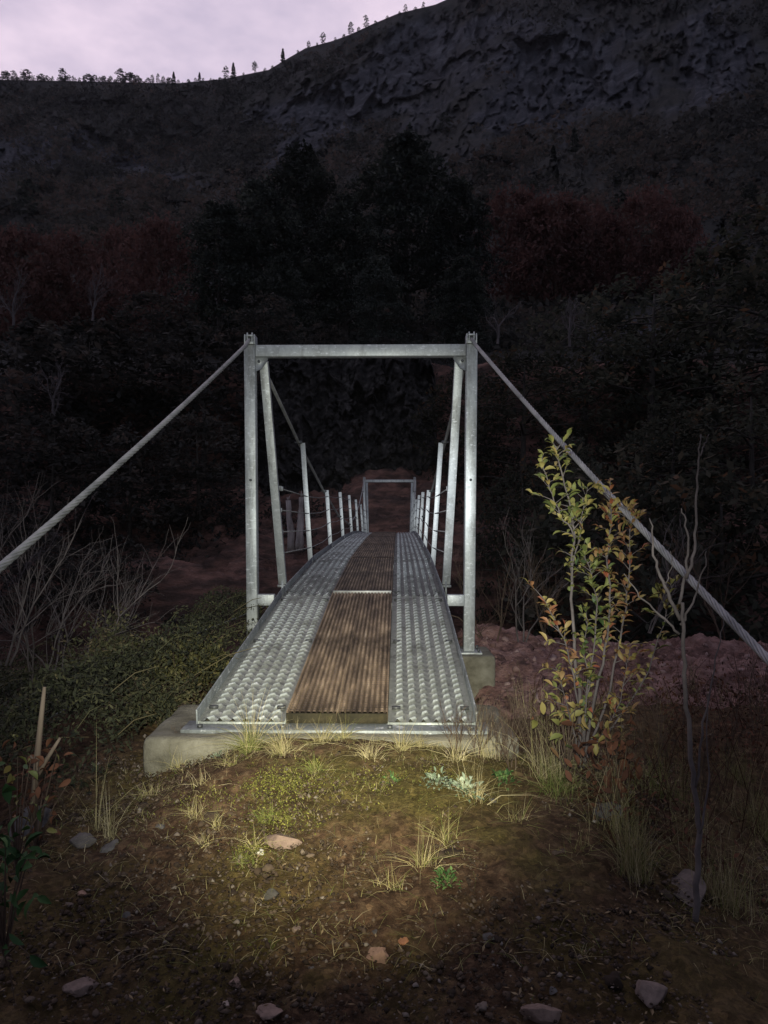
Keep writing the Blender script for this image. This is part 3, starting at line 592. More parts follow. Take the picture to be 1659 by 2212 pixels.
# ------------------------------------------------------------------ stones and gravel
def ico():
    v = [(1, 0, 0), (-1, 0, 0), (0, 1, 0), (0, -1, 0), (0, 0, 1), (0, 0, -1)]; f = [(0, 2, 4), (2, 1, 4), (1, 3, 4), (3, 0, 4), (2, 0, 5), (1, 2, 5), (3, 1, 5), (0, 3, 5)]
    def sub(v, f):
        v = [Vector(p) for p in v]; mid = {}; g = []
        def md(a, b):
            k = (min(a, b), max(a, b))
            if k not in mid: v.append((v[a] + v[b]).normalized()); mid[k] = len(v) - 1
            return mid[k]
        for a, b, c in f:
            x, y, z = md(a, b), md(b, c), md(c, a); g += [(a, x, z), (x, b, y), (z, y, c), (x, y, z)]
        return v, g
    out = []
    for k in range(4): v, f = sub(v, f); out.append((np.array([tuple(p) for p in v]), np.array(f)))
    return out
ICO = ico()
def stone_mesh(sx, sy, sz, seed, tone, lvl=3, ang=0.35):
    v, f = ICO[lvl]; n = fbm(v[:, 0] * 1.3 + seed, v[:, 1] * 1.3, v[:, 2] * 1.3 + seed, 4)
    q = v * (1 + ang * n[:, None]); 
    for a in range(9):                                     # knock flat facets off it
        d = np.random.default_rng(int(seed * 97) + a).normal(size=3); d /= np.linalg.norm(d); h = q @ d; q = q - np.maximum(h - 0.60, 0)[:, None] * d * 0.95
    return MB().add(q * np.array([sx, sy, sz]), f, tone)
STONES = [
 (608, 1818, 88, 0.28, 0.50, 'flat pinkish stone slab lying in the torchlit dirt'), (560, 1843, 19, 0.8, 1.0, 'small white stone beside the flat pinkish slab'),
 (347, 1788, 31, 0.6, 0.22, 'grey oval stone set in the dirt right of two pale rocks'), (180, 1828, 58, 0.6, 0.32, 'pale rounded rock near the left edge of the dirt mound'),
 (240, 1836, 48, 0.5, 0.30, 'low pale rock partly buried beside a rounder one'), (70, 1790, 120, 0.5, 0.18, 'large dark rock at the left edge under the broken stake'),
 (590, 1934, 36, 0.7, 0.05, 'dark grey round stone below the flat pinkish slab'), (812, 2022, 31, 0.8, 0.10, 'grey stone just above the pale round stone'),
 (815, 2070, 52, 0.8, 0.60, 'pale pinkish round stone lying alone near the bottom'), (874, 2041, 29, 0.8, 0.80, 'orange stone up and right of the pale round stone'),
 (180, 2132, 75, 0.35, 0.45, 'flat dull stone in the dark bottom left corner'), (275, 1983, 25, 0.7, 0.25, 'small grey stone in the dim dirt on the left'),
 (508, 2128, 32, 0.6, 0.55, 'small brownish stone near the bottom, above a whitish one'), (489, 2173, 21, 0.8, 0.92, 'small whitish stone at the bottom below a brownish one'),
 (675, 2102, 23, 0.7, 0.25, 'small grey stone left of the pale round stone'), (585, 2193, 62, 0.5, 0.50, 'broad brown stone at the bottom edge'),
 (175, 1932, 22, 0.7, 0.85, 'pale pebble in the dim dirt below the two pale rocks'), (114, 1944, 21, 0.7, 0.28, 'greyish pebble near the dark left edge'), (638, 2012, 22, 0.7, 0.45, 'brown pebble left of the grey stone pair'),
 (1150, 1724, 21, 0.75, 0.65, 'tan stone beside the tall green grass tuft'), (1307, 1764, 78, 0.7, 0.30, 'grey brown boulder below the orange leaved shrub'),
 (1284, 1778, 15, 0.9, 0.95, 'whitish chip in front of the grey brown boulder'), (1065, 1737, 32, 0.6, 0.20, 'grey stone among the pale weeds in front of the abutment'),
 (1490, 1925, 100, 0.4, 0.38, 'broad flat pink rock at the foot of the bare sapling'), (1402, 2152, 85, 0.4, 0.42, 'flat brown rock in the bottom right corner'),
 (1176, 2196, 85, 0.5, 0.48, 'rounded reddish rock cut by the bottom edge'), (1196, 2144, 20, 0.8, 0.3, 'small grey stone above the reddish bottom rock'), (1057, 2030, 32, 0.6, 0.22, 'dark flat stone in the dirt right of the orange stone'), (1045, 1829, 22, 0.6, 0.55, 'brownish stone in mossy dirt right of the torch pool')]
for i, (px, py, w, fl, tone, lb) in enumerate(STONES):
    g = gpx(px, py); r = w / F * g.y / 2
    o = stone_mesh(r, r * (0.8 + 0.3 * random.random()), r * fl, i * 3.7 + 1, tone).build('stone', STONE, smooth=True)
    o.location = g + Vector((0, 0, r * fl * 0.18)); o.rotation_euler = (random.uniform(-.2, .2), random.uniform(-.2, .2), random.uniform(-.6, .6))
    tag(o, lb, 'stone', 'stones lying on the near bank')
# gravel: too many to count
def gravel(n, v, f, xr, yr, smin, smax, seed):
    g = np.random.default_rng(seed); x = g.uniform(*xr, n); y = yr[0] + (yr[1] - yr[0]) * g.random(n) ** 1.1; keep = (vnoise(x * 1.2, y * 1.2, seed) > -0.55); x, y = x[keep], y[keep]; n = len(x)
    s = smin + (smax - smin) * g.random(n) ** 3.5
    z = H(x, y) + 0.010 - 0.35 * s; sc = s[:, None] * g.uniform(0.55, 1.15, (n, 3)); sc[:, 2] *= 0.75
    a = g.uniform(0, 6.28, n); ca, sa = np.cos(a), np.sin(a); p = v[None] * (1 + 0.22 * g.normal(size=(n, len(v), 1))) * sc[:, None, :]
    q = np.stack([p[..., 0] * ca[:, None] - p[..., 1] * sa[:, None], p[..., 0] * sa[:, None] + p[..., 1] * ca[:, None], p[..., 2]], -1) + np.stack([x, y, z], 1)[:, None, :]
    ff = (f[None] + (np.arange(n) * len(v))[:, None, None]).reshape(-1, 3)
    return q.reshape(-1, 3), ff, np.repeat(g.random(n) ** 1.6, len(v))
m = MB(); v8, f8 = np.array([(1, 0, 0), (-1, 0, 0), (0, 1, 0), (0, -1, 0), (0, 0, 1), (0, 0, -1.0)]), np.array([(0, 2, 4), (2, 1, 4), (1, 3, 4), (3, 0, 4), (2, 0, 5), (1, 2, 5), (3, 1, 5), (0, 3, 5)])
m.add(*gravel(60000, v8, f8, (-2.2, 2.8), (1.2, 3.6), 0.003, 0.013, 2)); m.add(*gravel(4500, *ICO[0], (-2.6, 3.2), (0.9, 4.0), 0.004, 0.015, 3)); m.add(*gravel(240, *ICO[1], (-2.4, 3.0), (1.2, 3.8), 0.012, 0.034, 5))
tag(m.build('gravel', GRAVEL), kind='stuff')
# loose rubble over the rock shelf
def rubble(n, smin, smax, seed):
    g = np.random.default_rng(seed); X, Y, Z, ed = SHELF; i = g.integers(0, X.shape[0], n); j = g.integers(0, X.shape[1], n); k = (ed[i, j] > 0.5) & (fbm(X[i, j] * 1.4, Y[i, j] * 1.4, seed * 1.0, 3) > -0.15); i, j = i[k], j[k]; n = len(i)
    v, f = ICO[0]; s = smin + (smax - smin) * g.random(n) ** 3; p = v[None] * (1 + 0.25 * g.normal(size=(n, len(v), 1))) * (s[:, None] * g.uniform(.5, 1.2, (n, 3)))[:, None, :]
    q = p + np.stack([X[i, j] + g.normal(0, .01, n), Y[i, j] + g.normal(0, .01, n), Z[i, j] - 0.15 * s], 1)[:, None, :]
    return q.reshape(-1, 3), (f[None] + (np.arange(n) * len(v))[:, None, None]).reshape(-1, 3), np.repeat(g.random(n), len(v))
RUBBLE = foliage('rubble_stones', [(0, (0.06, 0.034, 0.03)), (0.5, (0.17, 0.10, 0.088)), (1, (0.30, 0.21, 0.19))], 0.9, 0)
m = MB(); m.add(*rubble(5000, 0.008, 0.036, 12)); tag(m.build('rubble', RUBBLE), kind='stuff')

# ------------------------------------------------------------------ plants
def leaves(m, c, size, tone, flat=0.5, droop=0.0, seed=0, aspect=0.5):
    """random diamond leaves at the centres c"""
    g = np.random.default_rng(seed); n = len(c); a = g.uniform(0, 6.283, n); el = g.normal(0, 1 - flat, n) - droop
    u = np.stack([np.cos(a) * np.cos(el), np.sin(a) * np.cos(el), np.sin(el)], 1); w = np.cross(u, np.stack([g.normal(0, 1 - flat, n), g.normal(0, 1 - flat, n), np.ones(n)], 1)); w /= np.linalg.norm(w, axis=1)[:, None] + 1e-9
    s = size * g.uniform(0.6, 1.3, n)[:, None]; m.quads(c, u * s, w * s * aspect, tone); return m
def crown_sprays(h, r, nb, per, lsize, shape, seed, z0=0.2, layer=0.12):
    """foliage carried on many flat sprays, an uneven outline with gaps between them"""
    g = np.random.default_rng(seed); m = MB()
    cs = []; tn = []
    for k in range(nb):
        t = g.random() ** 0.8; z = h * (z0 + (1 - z0) * t); rr = r * shape(t) * g.uniform(0.45, 1.15); a = g.uniform(0, 6.283)
        ln = rr * g.uniform(0.35, 0.6); n = int(per * g.uniform(0.5, 1.4))
        s = g.random(n); q = (rr - ln + ln * 1.1 * s); lat = g.normal(0, 0.28 * ln + 0.05 * r, n) * (1.15 - s)
        x = np.cos(a) * q - np.sin(a) * lat; y = np.sin(a) * q + np.cos(a) * lat
        zz = z + g.normal(0, layer * r * 0.35, n) + 0.10 * r * (s - 0.5) * g.uniform(-1.5, 1) - 0.12 * rr * s
        cs.append(np.stack([x, y, zz], 1)); tn.append(np.clip(g.normal(0.45 + 0.2 * g.normal(), 0.18, n), 0, 1))
    return leaves(m, np.concatenate(cs), lsize, np.concatenate(tn), 0.45, 0.1, seed)
def limbs(h, r, rt, nb, seed, z0=0.2, shape=None):
    g = np.random.default_rng(seed); m = MB(); sw = g.normal(0, 0.02 * h, 2)
    pts = [(sw[0] * t * t, sw[1] * t, h * t * 0.95 - 0.3) for t in np.linspace(0, 1, 9)]; m.tube(pts, rt * (1 - np.linspace(0, 1, 9) * 0.85), 7)
    for k in range(nb):
        t = g.uniform(z0, 0.92); a = g.uniform(0, 6.283); ln = r * (shape(t) if shape else 1 - t) * 0.8; b = np.array([sw[0] * t * t, sw[1] * t, h * t * 0.95 - 0.3])
        m.tube([b, b + np.array([np.cos(a) * ln * .5, np.sin(a) * ln * .5, ln * .12]), b + np.array([np.cos(a) * ln, np.sin(a) * ln, ln * .1])], [rt * .3 * (1 - t * .6), rt * .2, rt * .06], 5)
    return m
def bare(m, p, d, ln, r, depth, g, spread=0.5, up=0.15, taper=0.62, kids=(2, 4)):
    p = np.array(p, float); d = np.array(d, float); d /= np.linalg.norm(d); pts = [p]; n = 4
    for k in range(n):
        d = d + g.normal(0, 0.13, 3) + np.array([0, 0, up * 0.25]); d /= np.linalg.norm(d); pts.append(pts[-1] + d * ln / n)
    m.tube(pts, np.linspace(r, r * taper, n + 1), 5 if depth > 1 else 4, depth <= 1)
    if depth <= 0: return
    for k in range(g.integers(kids[0], kids[1] + 1)):
        i = g.integers(1, n + 1); nd = d + g.normal(0, spread, 3); nd[2] += up
        bare(m, pts[i], nd, ln * g.uniform(0.5, 0.8), r * taper * g.uniform(0.5, 0.85), depth - 1, g, spread, up, taper, kids)
    bare(m, pts[-1], d + g.normal(0, spread * 0.4, 3), ln * 0.75, r * taper, depth - 1, g, spread, up, taper, kids)

dome = lambda t: math.sqrt(max(0.0, 1 - (2 * max(t - 0.0, 0) - 0.9) ** 2 / 1.25)) 
cone = lambda t: (1 - t) ** 0.8 * 0.95 + 0.05
wide = lambda t: math.sqrt(max(0.0, 1 - (max(t - 0.25, 0) / 0.78) ** 2.2)) * (0.75 + 0.35 * math.sin(9 * t + 1) ** 2)
PROTO = {}
def tree_proto(kind, h, r, nb, per, ls, shape, leafm, barkm, rt, seeds, z0=0.15, nl=14):
    PROTO[kind] = [(crown_sprays(h, r, nb, per, ls, shape, s, z0).mesh(kind + '_crown', leafm), limbs(h, r, rt, nl, s, z0, shape).mesh(kind + '_trunk', barkm), h) for s in seeds]
tree_proto('evergreen', 14, 4.6, 330, 46, 0.20, wide, EVERGREEN, BARK, 0.32, (11, 12, 13))
tree_proto('beech', 9, 4.4, 120, 42, 0.15, dome, BEECH, BARK, 0.22, (21, 22, 23), 0.1, 22)
tree_proto('thicket', 5, 2.6, 110, 34, 0.12, dome, SCRUB, BARK, 0.10, (31, 32, 33), 0.05, 16)
tree_proto('conifer', 10, 2.2, 110, 24, 0.34, cone, EVERGREEN, BARK, 0.2, (41, 42), 0.06, 6)
tree_proto('ragged', 9, 2.4, 60, 22, 0.24, dome, EVERGREEN, BARK, 0.16, (43, 44, 45), 0.25, 16)
tree_proto('red', 4.5, 4.2, 200, 34, 0.15, dome, REDLEAF, BROWNTWIG, 0.08, (51, 52), 0.0, 20)
def place_tree(kind, loc, h, label, group, name='tree', wid=1.0, cat='tree'):
    crown, trunk, h0 = PROTO[kind][random.randrange(len(PROTO[kind]))]; root = empty(name, loc, random.uniform(0, 6.28)); s = h / h0; root.scale = (s * wid, s * wid, s)
    for nm, me in (('crown', crown), ('trunk', trunk)):
        o = bpy.data.objects.new(nm, me); col.objects.link(o); o.parent = root
    return tag(root, label, cat, group)

from mathutils.bvhtree import BVHTree
mo = bpy.data.objects['mountain'].data
BV = BVHTree.FromPolygons([v.co for v in mo.vertices], [p.vertices for p in mo.polygons])
def far_z(x, y):
    h = BV.ray_cast(Vector((x, y, 2000)), Vector((0, 0, -1)))[0]
    hz = Hs(x, y) if y < 46 else -99
    return max(h.z if h else -99, hz)
def tree_px(kind, px, top, d, label, group, name='tree', wid=1.0, cat='tree'):
    x = (px - 829.5) / F * d; zt = E + (HZ - top) / F * d; zb = far_z(x, d) - 0.2
    return place_tree(kind, (x, d, zb), max(zt - zb, 1.0), label, group, name, wid, cat)

# big dark evergreens in the middle
G = 'dark evergreens behind the bridge'
for px, top, d, w, lb in ((565, 395, 58, 0.95, 'tall dark evergreen left of centre behind the bridge, with a rounded top'), (650, 325, 64, 0.85, 'dark evergreen behind the gap between the two central evergreens'),
    (475, 440, 54, 0.9, 'dark evergreen at the left end of the central clump, next to the red bushes'), (745, 430, 56, 0.9, 'dark evergreen in the middle of the central clump above the portal'),
    (880, 305, 66, 1.0, 'tallest dark evergreen of the central clump, right of the middle'), (985, 395, 60, 0.85, 'dark evergreen at the right end of the central clump beside the red thicket'),
    (820, 560, 48, 0.9, 'lower dark evergreen in front of the tallest one, above the crossbeam'), (610, 560, 50, 0.9, 'lower dark evergreen above the left portal post'), (1000, 560, 47, 0.9, 'lower dark evergreen above the right portal post')):
    tree_px('evergreen', px, top, d, lb, G, 'evergreen_tree', w)
# layered trees on the right of the far bank
G = 'layered trees on the right bank'
for px, top, d, w, lb in ((1010, 800, 34, 1.0, 'layered brownish tree seen through the right side of the near portal'), (1130, 760, 31, 1.1, 'spreading layered tree just right of the near portal'), (1260, 650, 36, 1.0, 'dark layered tree behind the leafy shrub'),
    (1400, 600, 33, 1.1, 'broad dark tree above the right cable'), (1540, 560, 36, 1.1, 'tall dark tree left of the one at the right edge'), (1680, 450, 34, 1.1, 'tallest dark tree at the right edge'),
    (1230, 950, 25, 0.9, 'low layered tree right of the portal at bank level'), (1450, 880, 24, 1.0, 'dark low tree behind the bare sapling'), (1620, 820, 23, 1.1, 'dark low tree at the right edge above the cable'), (1120, 1010, 23, 0.7, 'small layered tree beside the right portal post'), (1340, 1010, 20.8, 0.8, 'small dark tree behind the orange leaves of the shrub'), (1560, 1020, 20.5, 0.9, 'small dark tree behind the tall bare sapling twigs')):
    tree_px('beech', px, top, d, lb, G, 'layered_tree', w)
# scrub trees on the left of the far bank
G = 'scrub trees on the left bank'
for px, top, d, w, lb in ((40, 690, 36, 1.2, 'dim brownish scrub tree at the left edge'), (190, 700, 38, 1.2, 'dim scrub tree right of the pale dead tree'), (330, 640, 40, 1.2, 'dim scrub tree below the red bushes'), (440, 720, 37, 1.2, 'scrub tree left of the near portal head'),
    (110, 900, 28, 1.2, 'dark scrub tree over the left cable'), (280, 930, 29, 1.2, 'dark scrub tree in front of the left bank, above the cable'), (430, 900, 30, 1.2, 'scrub tree just left of the left portal post'), (250, 1160, 22.6, 1.1, 'low scrub bush behind the bare left shrubs'), (60, 1120, 22.5, 1.2, 'low scrub bush at the left edge behind bare twigs'),
    (575, 640, 41, 1.1, 'scrub tree behind the left end of the crossbeam'), (700, 700, 43, 1.2, 'scrub tree on the cliff top above the crossbeam'), (830, 730, 43, 1.2, 'scrub tree above the middle of the crossbeam'), (930, 740, 42, 1.1, 'scrub tree above the right end of the crossbeam')):
    tree_px('thicket', px, top, d, lb, G, 'scrub_tree', w)
# red autumn bushes
G = 'red autumn bushes on the lower slope'
for px, top, d, w, lb in ((45, 500, 74, 0.8, 'dull red bush at the left edge'), (150, 505, 80, 0.7, 'dull red bush next to the one at the left edge'), (350, 480, 72, 0.75, 'brightest red bush on the left, against the dark evergreens'), (265, 495, 78, 0.6, 'small red bush left of the brightest one'),
    (1110, 415, 88, 0.9, 'red bush right of the tallest evergreen'), (1200, 430, 84, 0.9, 'middle bush of the red thicket on the right'), (1275, 445, 86, 0.7, 'right end of the broad red thicket'), (1400, 410, 84, 0.75, 'separate tall red bush on the right'), (1470, 455, 80, 0.5, 'small red bush beside the separate tall one')):
    x = (px - 829.5) / F * d; zt = E + (HZ - top) / F * d; h = 150 / F * d
    zb = far_z(x, d); h = max(zt - zb, 4.0)
    place_tree('red', (x, d, zb - 0.3), h, lb, G, 'red_bush', w * 5.2 / h * 1.6 if h > 5 else w, 'bush')
# small dark trees standing on the slope
G = 'dark trees scattered on the slope'
for px, base, hp, t, lb in ((60, 480, 90, 0, 'broad dark tree on the slope at the left edge'), (250, 470, 60, 0, 'dark tree on the left slope above the red bushes'), (205, 515, 30, 0, 'small dark bush between the red bushes on the left'), (1240, 330, 52, 0, 'pointed dark tree on the right slope'), (1195, 348, 34, 0, 'small dark tree left of the pointed one'), (1203, 392, 28, 0, 'small dark tree below the pointed one'),
    (1043, 400, 42, 0, 'dark tree on the slope right of the tallest evergreen'), (1152, 418, 30, 0, 'round dark bush above the red thicket'), (1335, 402, 30, 0, 'small dark tree left of the separate red bush'), (1362, 398, 36, 0, 'dark tree just above the separate red bush'), (1340, 460, 46, 0, 'dark tree between the two red thickets'), (1620, 460, 62, 0, 'broad dark tree near the right edge of the slope'), (315, 470, 34, 0, 'small dark tree right of the left slope tree'), (485, 210, 40, 0, 'dark tree just below the left skyline'), (960, 290, 46, 0, 'dark tree on the slope above the central evergreens'), (760, 330, 44, 0, 'dim tree on the slope above the gap of the evergreens')):
    dirv = Vector(((px - 829.5) / F, 1, (HZ - base) / F)); hit = BV.ray_cast(Vector((0, 0, E)), dirv)[0]
    if hit is None: continue
    place_tree('conifer' if 'pointed' in lb else 'ragged', hit - Vector((0, 0, 1.0)), hp / F * hit.y + 1.0, lb, G, 'slope_tree', 1.3)
# trees on the skyline
G = 'small trees along the skyline ridge'
named = {375: (24, 'conifer', 'dark pointed tree standing out on the left skyline'), 431: (19, 'conifer', 'second dark pointed tree on the skyline'), 504: (30, 'conifer', 'tallest pointed tree on the skyline dip'), 488: (26, 'ragged', 'thin bare tree beside the tallest pointed one on the skyline'), 550: (24, 'ragged', 'ragged tree where the ridge begins to rise'), 611: (28, 'conifer', 'lone thin tree on the rising ridge'),
    698: (24, 'ragged', 'ragged tree halfway up the rising ridge'), 667: (14, 'ragged', 'small tree left of the halfway ridge tree'), 758: (26, 'ragged', 'tree on the upper ridge, left of a pair'), 790: (26, 'ragged', 'broad tree on the upper ridge'), 876: (16, 'ragged', 'small tree near the top of the ridge'), 915: (12, 'ragged', 'last small tree before the ridge leaves the photo'), 135: (26, 'ragged', 'bushy tree on the level left skyline'), 260: (28, 'ragged', 'taller bushy tree on the level skyline right of the middle of its row')}
def ridge_tree(px, hp, kind, lb, w=1.3):
    u = (px - 829.5) / F; x, y, z, _ = mtn(np.array([u]), np.array([0.995])); place_tree(kind, (float(x[0]), float(y[0]), float(z[0]) - 1.5), hp / F * float(y[0]) + 2.5, lb, G, 'ridge_tree', w)
for px, (hp, kd, lb) in named.items(): ridge_tree(px, hp, kd, lb, 1.0 if kd == 'conifer' else 1.3 if px < 400 else 0.9)
for px in list(range(4, 370, 7)) + list(range(388, 480, 17)) + [525, 572, 590, 645, 683, 722, 742, 775, 812, 836, 862, 898]:
    ridge_tree(px + random.uniform(-3, 3), random.choice((6, 8, 11, 15, 19)) * random.uniform(.8, 1.2) if px < 370 else random.uniform(4, 8), 'ragged', 'small scrubby tree silhouetted in the row along the skyline', random.uniform(0.7, 1.9) if px < 370 else random.uniform(0.9, 1.5))
# woodland clothing the mountain: reads as one mass
g = np.random.default_rng(77); n = 42000; uu = g.uniform(-0.75, 0.75, n); tt = 0.05 + 0.93 * g.random(n) ** 1.1
X, Y, Z, _ = mtn(uu, tt); mask = (fbm(uu * 9, tt * 8, 3.0, 4) - 1.2 * np.clip(np.exp(-((uu - 0.03) / 0.10) ** 2 - ((tt - 0.86) / 0.10) ** 2) + np.exp(-((uu - 0.24) / 0.12) ** 2 - ((tt - 0.76) / 0.20) ** 2) + 0.9 * np.exp(-((uu - 0.44) / 0.06) ** 2 - ((tt - 0.72) / 0.15) ** 2), 0, 1) * -1 + 0.9 * g.random(n)) < 0.92; keep = mask
X, Y, Z, tt = X[keep], Y[keep], Z[keep], tt[keep]; n = len(X); rr = (0.9 + 2.0 * g.random(n) ** 2) * (0.25 + 0.75 * np.minimum(Y / 220, 1.5))
per = 12; c = np.repeat(np.stack([X, Y, Z], 1), per, 0); rp = np.repeat(rr, per)
off = g.normal(size=(n * per, 3)); off /= np.linalg.norm(off, axis=1)[:, None]; off *= (g.random(n * per) ** 0.4)[:, None]; off[:, 2] = np.abs(off[:, 2]) * 1.3
base = np.repeat(np.clip(0.45 + 0.55 * fbm(X * 0.02, Z * 0.02, Y * 0.01, 4) + 0.2 * g.normal(size=n), 0, 1), per)
m = MB(); leaves(m, c + off * rp[:, None], 1.0, np.clip(base + g.normal(0, 0.1, n * per), 0, 1), 0.3, 0, 5, 0.7)
vv = m.v[0].reshape(-1, 4, 3); ce = vv.mean(1, keepdims=True); m.v[0] = (ce + (vv - ce) * (0.30 * rp)[:, None, None]).reshape(-1, 3)
tag(m.build('woodland', SCRUB), kind='stuff')
# undergrowth on the far bank and the ravine sides: dark mass
g = np.random.default_rng(78); n = 5200; x = g.uniform(-30, 30, n); y = g.uniform(8.6, 44, n); 
keep = ~((np.abs(x - 0.3) < 2.6 + 0 * y) & (y > 23) & (y < 33)) & ~((np.abs(x + 2) < 4.5) & (y > 33) & (y < 38.5)) & (np.abs(x + 0.0) > 0.9 - (y > 24) * 0.9) & (fbm(x * 0.3, y * 0.3, 2.0, 3) > -0.35) & ~((x > -8) & (x < -1.2) & (y > 22.6) & (y < 25.5))
x, y = x[keep], y[keep]; n = len(x); z = H(x, y); rr = 0.35 + 0.75 * g.random(n) ** 2; per = 30
off = g.normal(size=(n * per, 3)); off /= np.linalg.norm(off, axis=1)[:, None]; off *= (g.random(n * per) ** 0.4)[:, None]; off[:, 2] = np.abs(off[:, 2])
c = np.repeat(np.stack([x, y, z], 1), per, 0) + off * np.repeat(rr, per)[:, None]
m = MB(); leaves(m, c, 0.10, np.clip(np.repeat(g.random(n) * 0.8, per) + g.normal(0, 0.12, n * per), 0, 1), 0.4, 0, 6)
tag(m.build('undergrowth', SCRUB), kind='stuff')

# pale dead trees
def bare_thing(name, loc, h, r, mt, seed, label, group, cat, depth=4, spread=0.5, lean=(0, 0), stems=1, up=0.15):
    root = empty(name, loc); tag(root, label, cat, group); g = np.random.default_rng(seed)
    m = MB()
    for k in range(stems):
        a = g.uniform(0, 6.28); bare(m, (0.05 * h * math.cos(a) * (stems > 1), 0.05 * h * math.sin(a) * (stems > 1), -0.03 * h), (lean[0] + (0.45 * math.cos(a) if stems > 1 else 0), lean[1] + (0.45 * math.sin(a) if stems > 1 else 0), 1), h * g.uniform(0.3, 0.42), r * g.uniform(.7, 1), depth, g, spread, up)
    m.build('branches', mt, root); return root
for px, base, top, d, lb, sd in ((120, 905, 780, 30, 'pale dead tree with many bare branches on the dim left bank', 3), (30, 700, 590, 37, 'pale bare tree at the left edge below the red bushes', 4), (200, 690, 590, 37, 'pale bare tree right of the left edge one', 5), (1230, 745, 650, 30, 'pale bare tree on the right above the shrub', 8), (1075, 740, 640, 32, 'pale bare tree right of the portal head', 9)):
    p = P(px, base, d); bare_thing('bare_tree', p, (base - top) / F * d * 1.15, 0.07, PALEBARK, sd, lb, 'pale bare trees', 'tree', 4, 0.55)
G = 'bare shrubs on the left of the ramp'
for px, base, h, d, lb, sd, lean in ((70, 1470, 1.25, 5.2, 'leafless shrub with dense grey twigs at the left edge', 21, (-0.1, 0)), (190, 1450, 1.35, 5.4, 'tallest leafless grey shrub under the left cable', 22, (0.25, 0)), (20, 1420, 1.2, 4.6, 'leafless shrub rising past the left cable', 23, (0.3, 0)), (250, 1440, 1.0, 5.8, 'leafless shrub leaning right towards the ramp', 24, (0.5, 0)), (120, 1440, 1.2, 6.0, 'leafless shrub behind the tallest grey one', 25, (0.0, 0))):
    p = P(px, base, d); bare_thing('bare_shrub', p, h, 0.0085, GREYTWIG, sd, lb, G, 'shrub', 3, 0.45, lean, 3, 0.12)
G = 'bare shrubs on the rim right of the portal'
for px, base, h, d, lb, sd in ((1060, 1385, 1.1, 7.0, 'thin leafless shrub right beside the right portal post', 31), (1130, 1380, 1.3, 7.0, 'taller thin leafless shrub behind the rock shelf', 32), (1190, 1375, 1.0, 7.0, 'leafless shrub between rock shelf and leafy shrub', 33), (1390, 1360, 1.2, 7.0, 'leafless shrub behind the leafy shrub', 34), (1570, 1370, 1.3, 7.0, 'leafless shrub under the right cable', 35)):
    p = P(px, base, d); bare_thing('bare_shrub', p, h, 0.010, BROWNTWIG if sd % 2 else GREYTWIG, sd, lb, G, 'shrub', 3, 0.4, (0, 0), 3, 0.15)
# weathered stump on the far bank
STUMP = noisy('bleached_wood', [(0.3, (0.16, 0.135, 0.125)), (0.7, (0.42, 0.37, 0.35))], 7, 0.85, 0, 0.8, 0.02, 30, (1, 1, 0.2))
st = empty('tree_stump', P(640, 1150, 25.2)); tag(st, 'pale splintered tree stump on the far bank beside the left rail wires', 'stump'); m = MB(); g = np.random.default_rng(4)
for bx, hh, lean, r0 in ((-0.16, 1.15, -0.10, 0.13), (0.13, 1.25, 0.02, 0.12), (0.02, 0.75, 0.10, 0.10)):
    q = np.linspace(0, 1, 7); pts = np.stack([bx + lean * q + g.normal(0, 0.015, 7), g.normal(0, 0.02, 7), -0.6 + (hh + 0.5) * q], 1); m.tube(pts, r0 * (1 - 0.35 * q) * g.uniform(0.85, 1.1, 7), 7)
    for e in range(3): m.tube([pts[-1], pts[-1] + [g.normal(0, .05), g.normal(0, .04), g.uniform(0.08, 0.22)]], [r0 * 0.32, 0.008], 5)
m.build('splintered_wood', STUMP, st)

# ground cover on the left: uncountable leaves over a low mass
g = np.random.default_rng(90); n = 125000; x = g.uniform(-6.0, -0.75, n); y = 2.0 + 5.2 * g.random(n) ** 1.15
xe = np.where(y < 4.2, -1.10, -0.86) + 0.05 * vnoise(x * 5, y * 5); keep = (x < xe) & (y > 2.98 + 0.45 * (x + 1.02) + 0.12 * vnoise(x * 4, y * 2)); x, y = x[keep], y[keep]; n = len(x)
top = 0.18 + 0.30 * np.clip(fbm(x * 1.1, y * 1.1, 3.0, 3) + 0.45, 0, 1) ; top *= sst(0, 0.4, xe[keep] - x + 0.12) * (0.35 + 0.65 * sst(0, 0.6, y - 2.95 - 0.45 * (x + 1.02)))
z = np.maximum(H(x, np.minimum(y, 6.0)), -0.2) + 0.08 + top * (0.35 + 0.65 * g.random(n) ** 0.5)
m = MB(); leaves(m, np.stack([x, y, z], 1), 0.015, np.clip(0.30 + 0.3 * fbm(x * 2, y * 2, 5.0, 3) + g.normal(0, 0.2, n), 0, 1), 0.25, 0.1, 8, 0.36)
for k in range(420):                                   # feathery arching sprays standing out of the mass
    i = g.integers(n); a = g.uniform(-1.0, 1.6); ln = g.uniform(0.12, 0.34); d = np.array([math.cos(a), 0.5 * math.sin(a), 0]); q = np.linspace(0, 1, 16)[:, None]
    c = np.array([x[i], y[i], z[i]]) + ln * (d * q + np.array([0, 0, 1.0]) * (0.95 * q - 0.75 * q * q)); m.tube(c[::5], [0.0022, 0.0017, 0.0012, 0.0006], 4, False, 0.9)
    c = np.repeat(c, 3, 0) + g.normal(0, 0.012, (48, 3)); leaves(m, c, 0.013, np.clip(g.normal(0.5, 0.2, 48), 0, 1), 0.3, 0, 900 + k, 0.36)
for k in range(170):
    i = g.integers(n); a = g.uniform(-0.5, 0.5); d = np.array([math.cos(a), math.sin(a), g.uniform(0.1, 0.6)]) * g.uniform(0.12, 0.4); q = np.array([x[i], y[i], z[i] - 0.04])
    m.tube([q, q + d * 0.5 + [0, 0, 0.03], q + d], [0.003, 0.0025, 0.001], 4, False, 0.97)
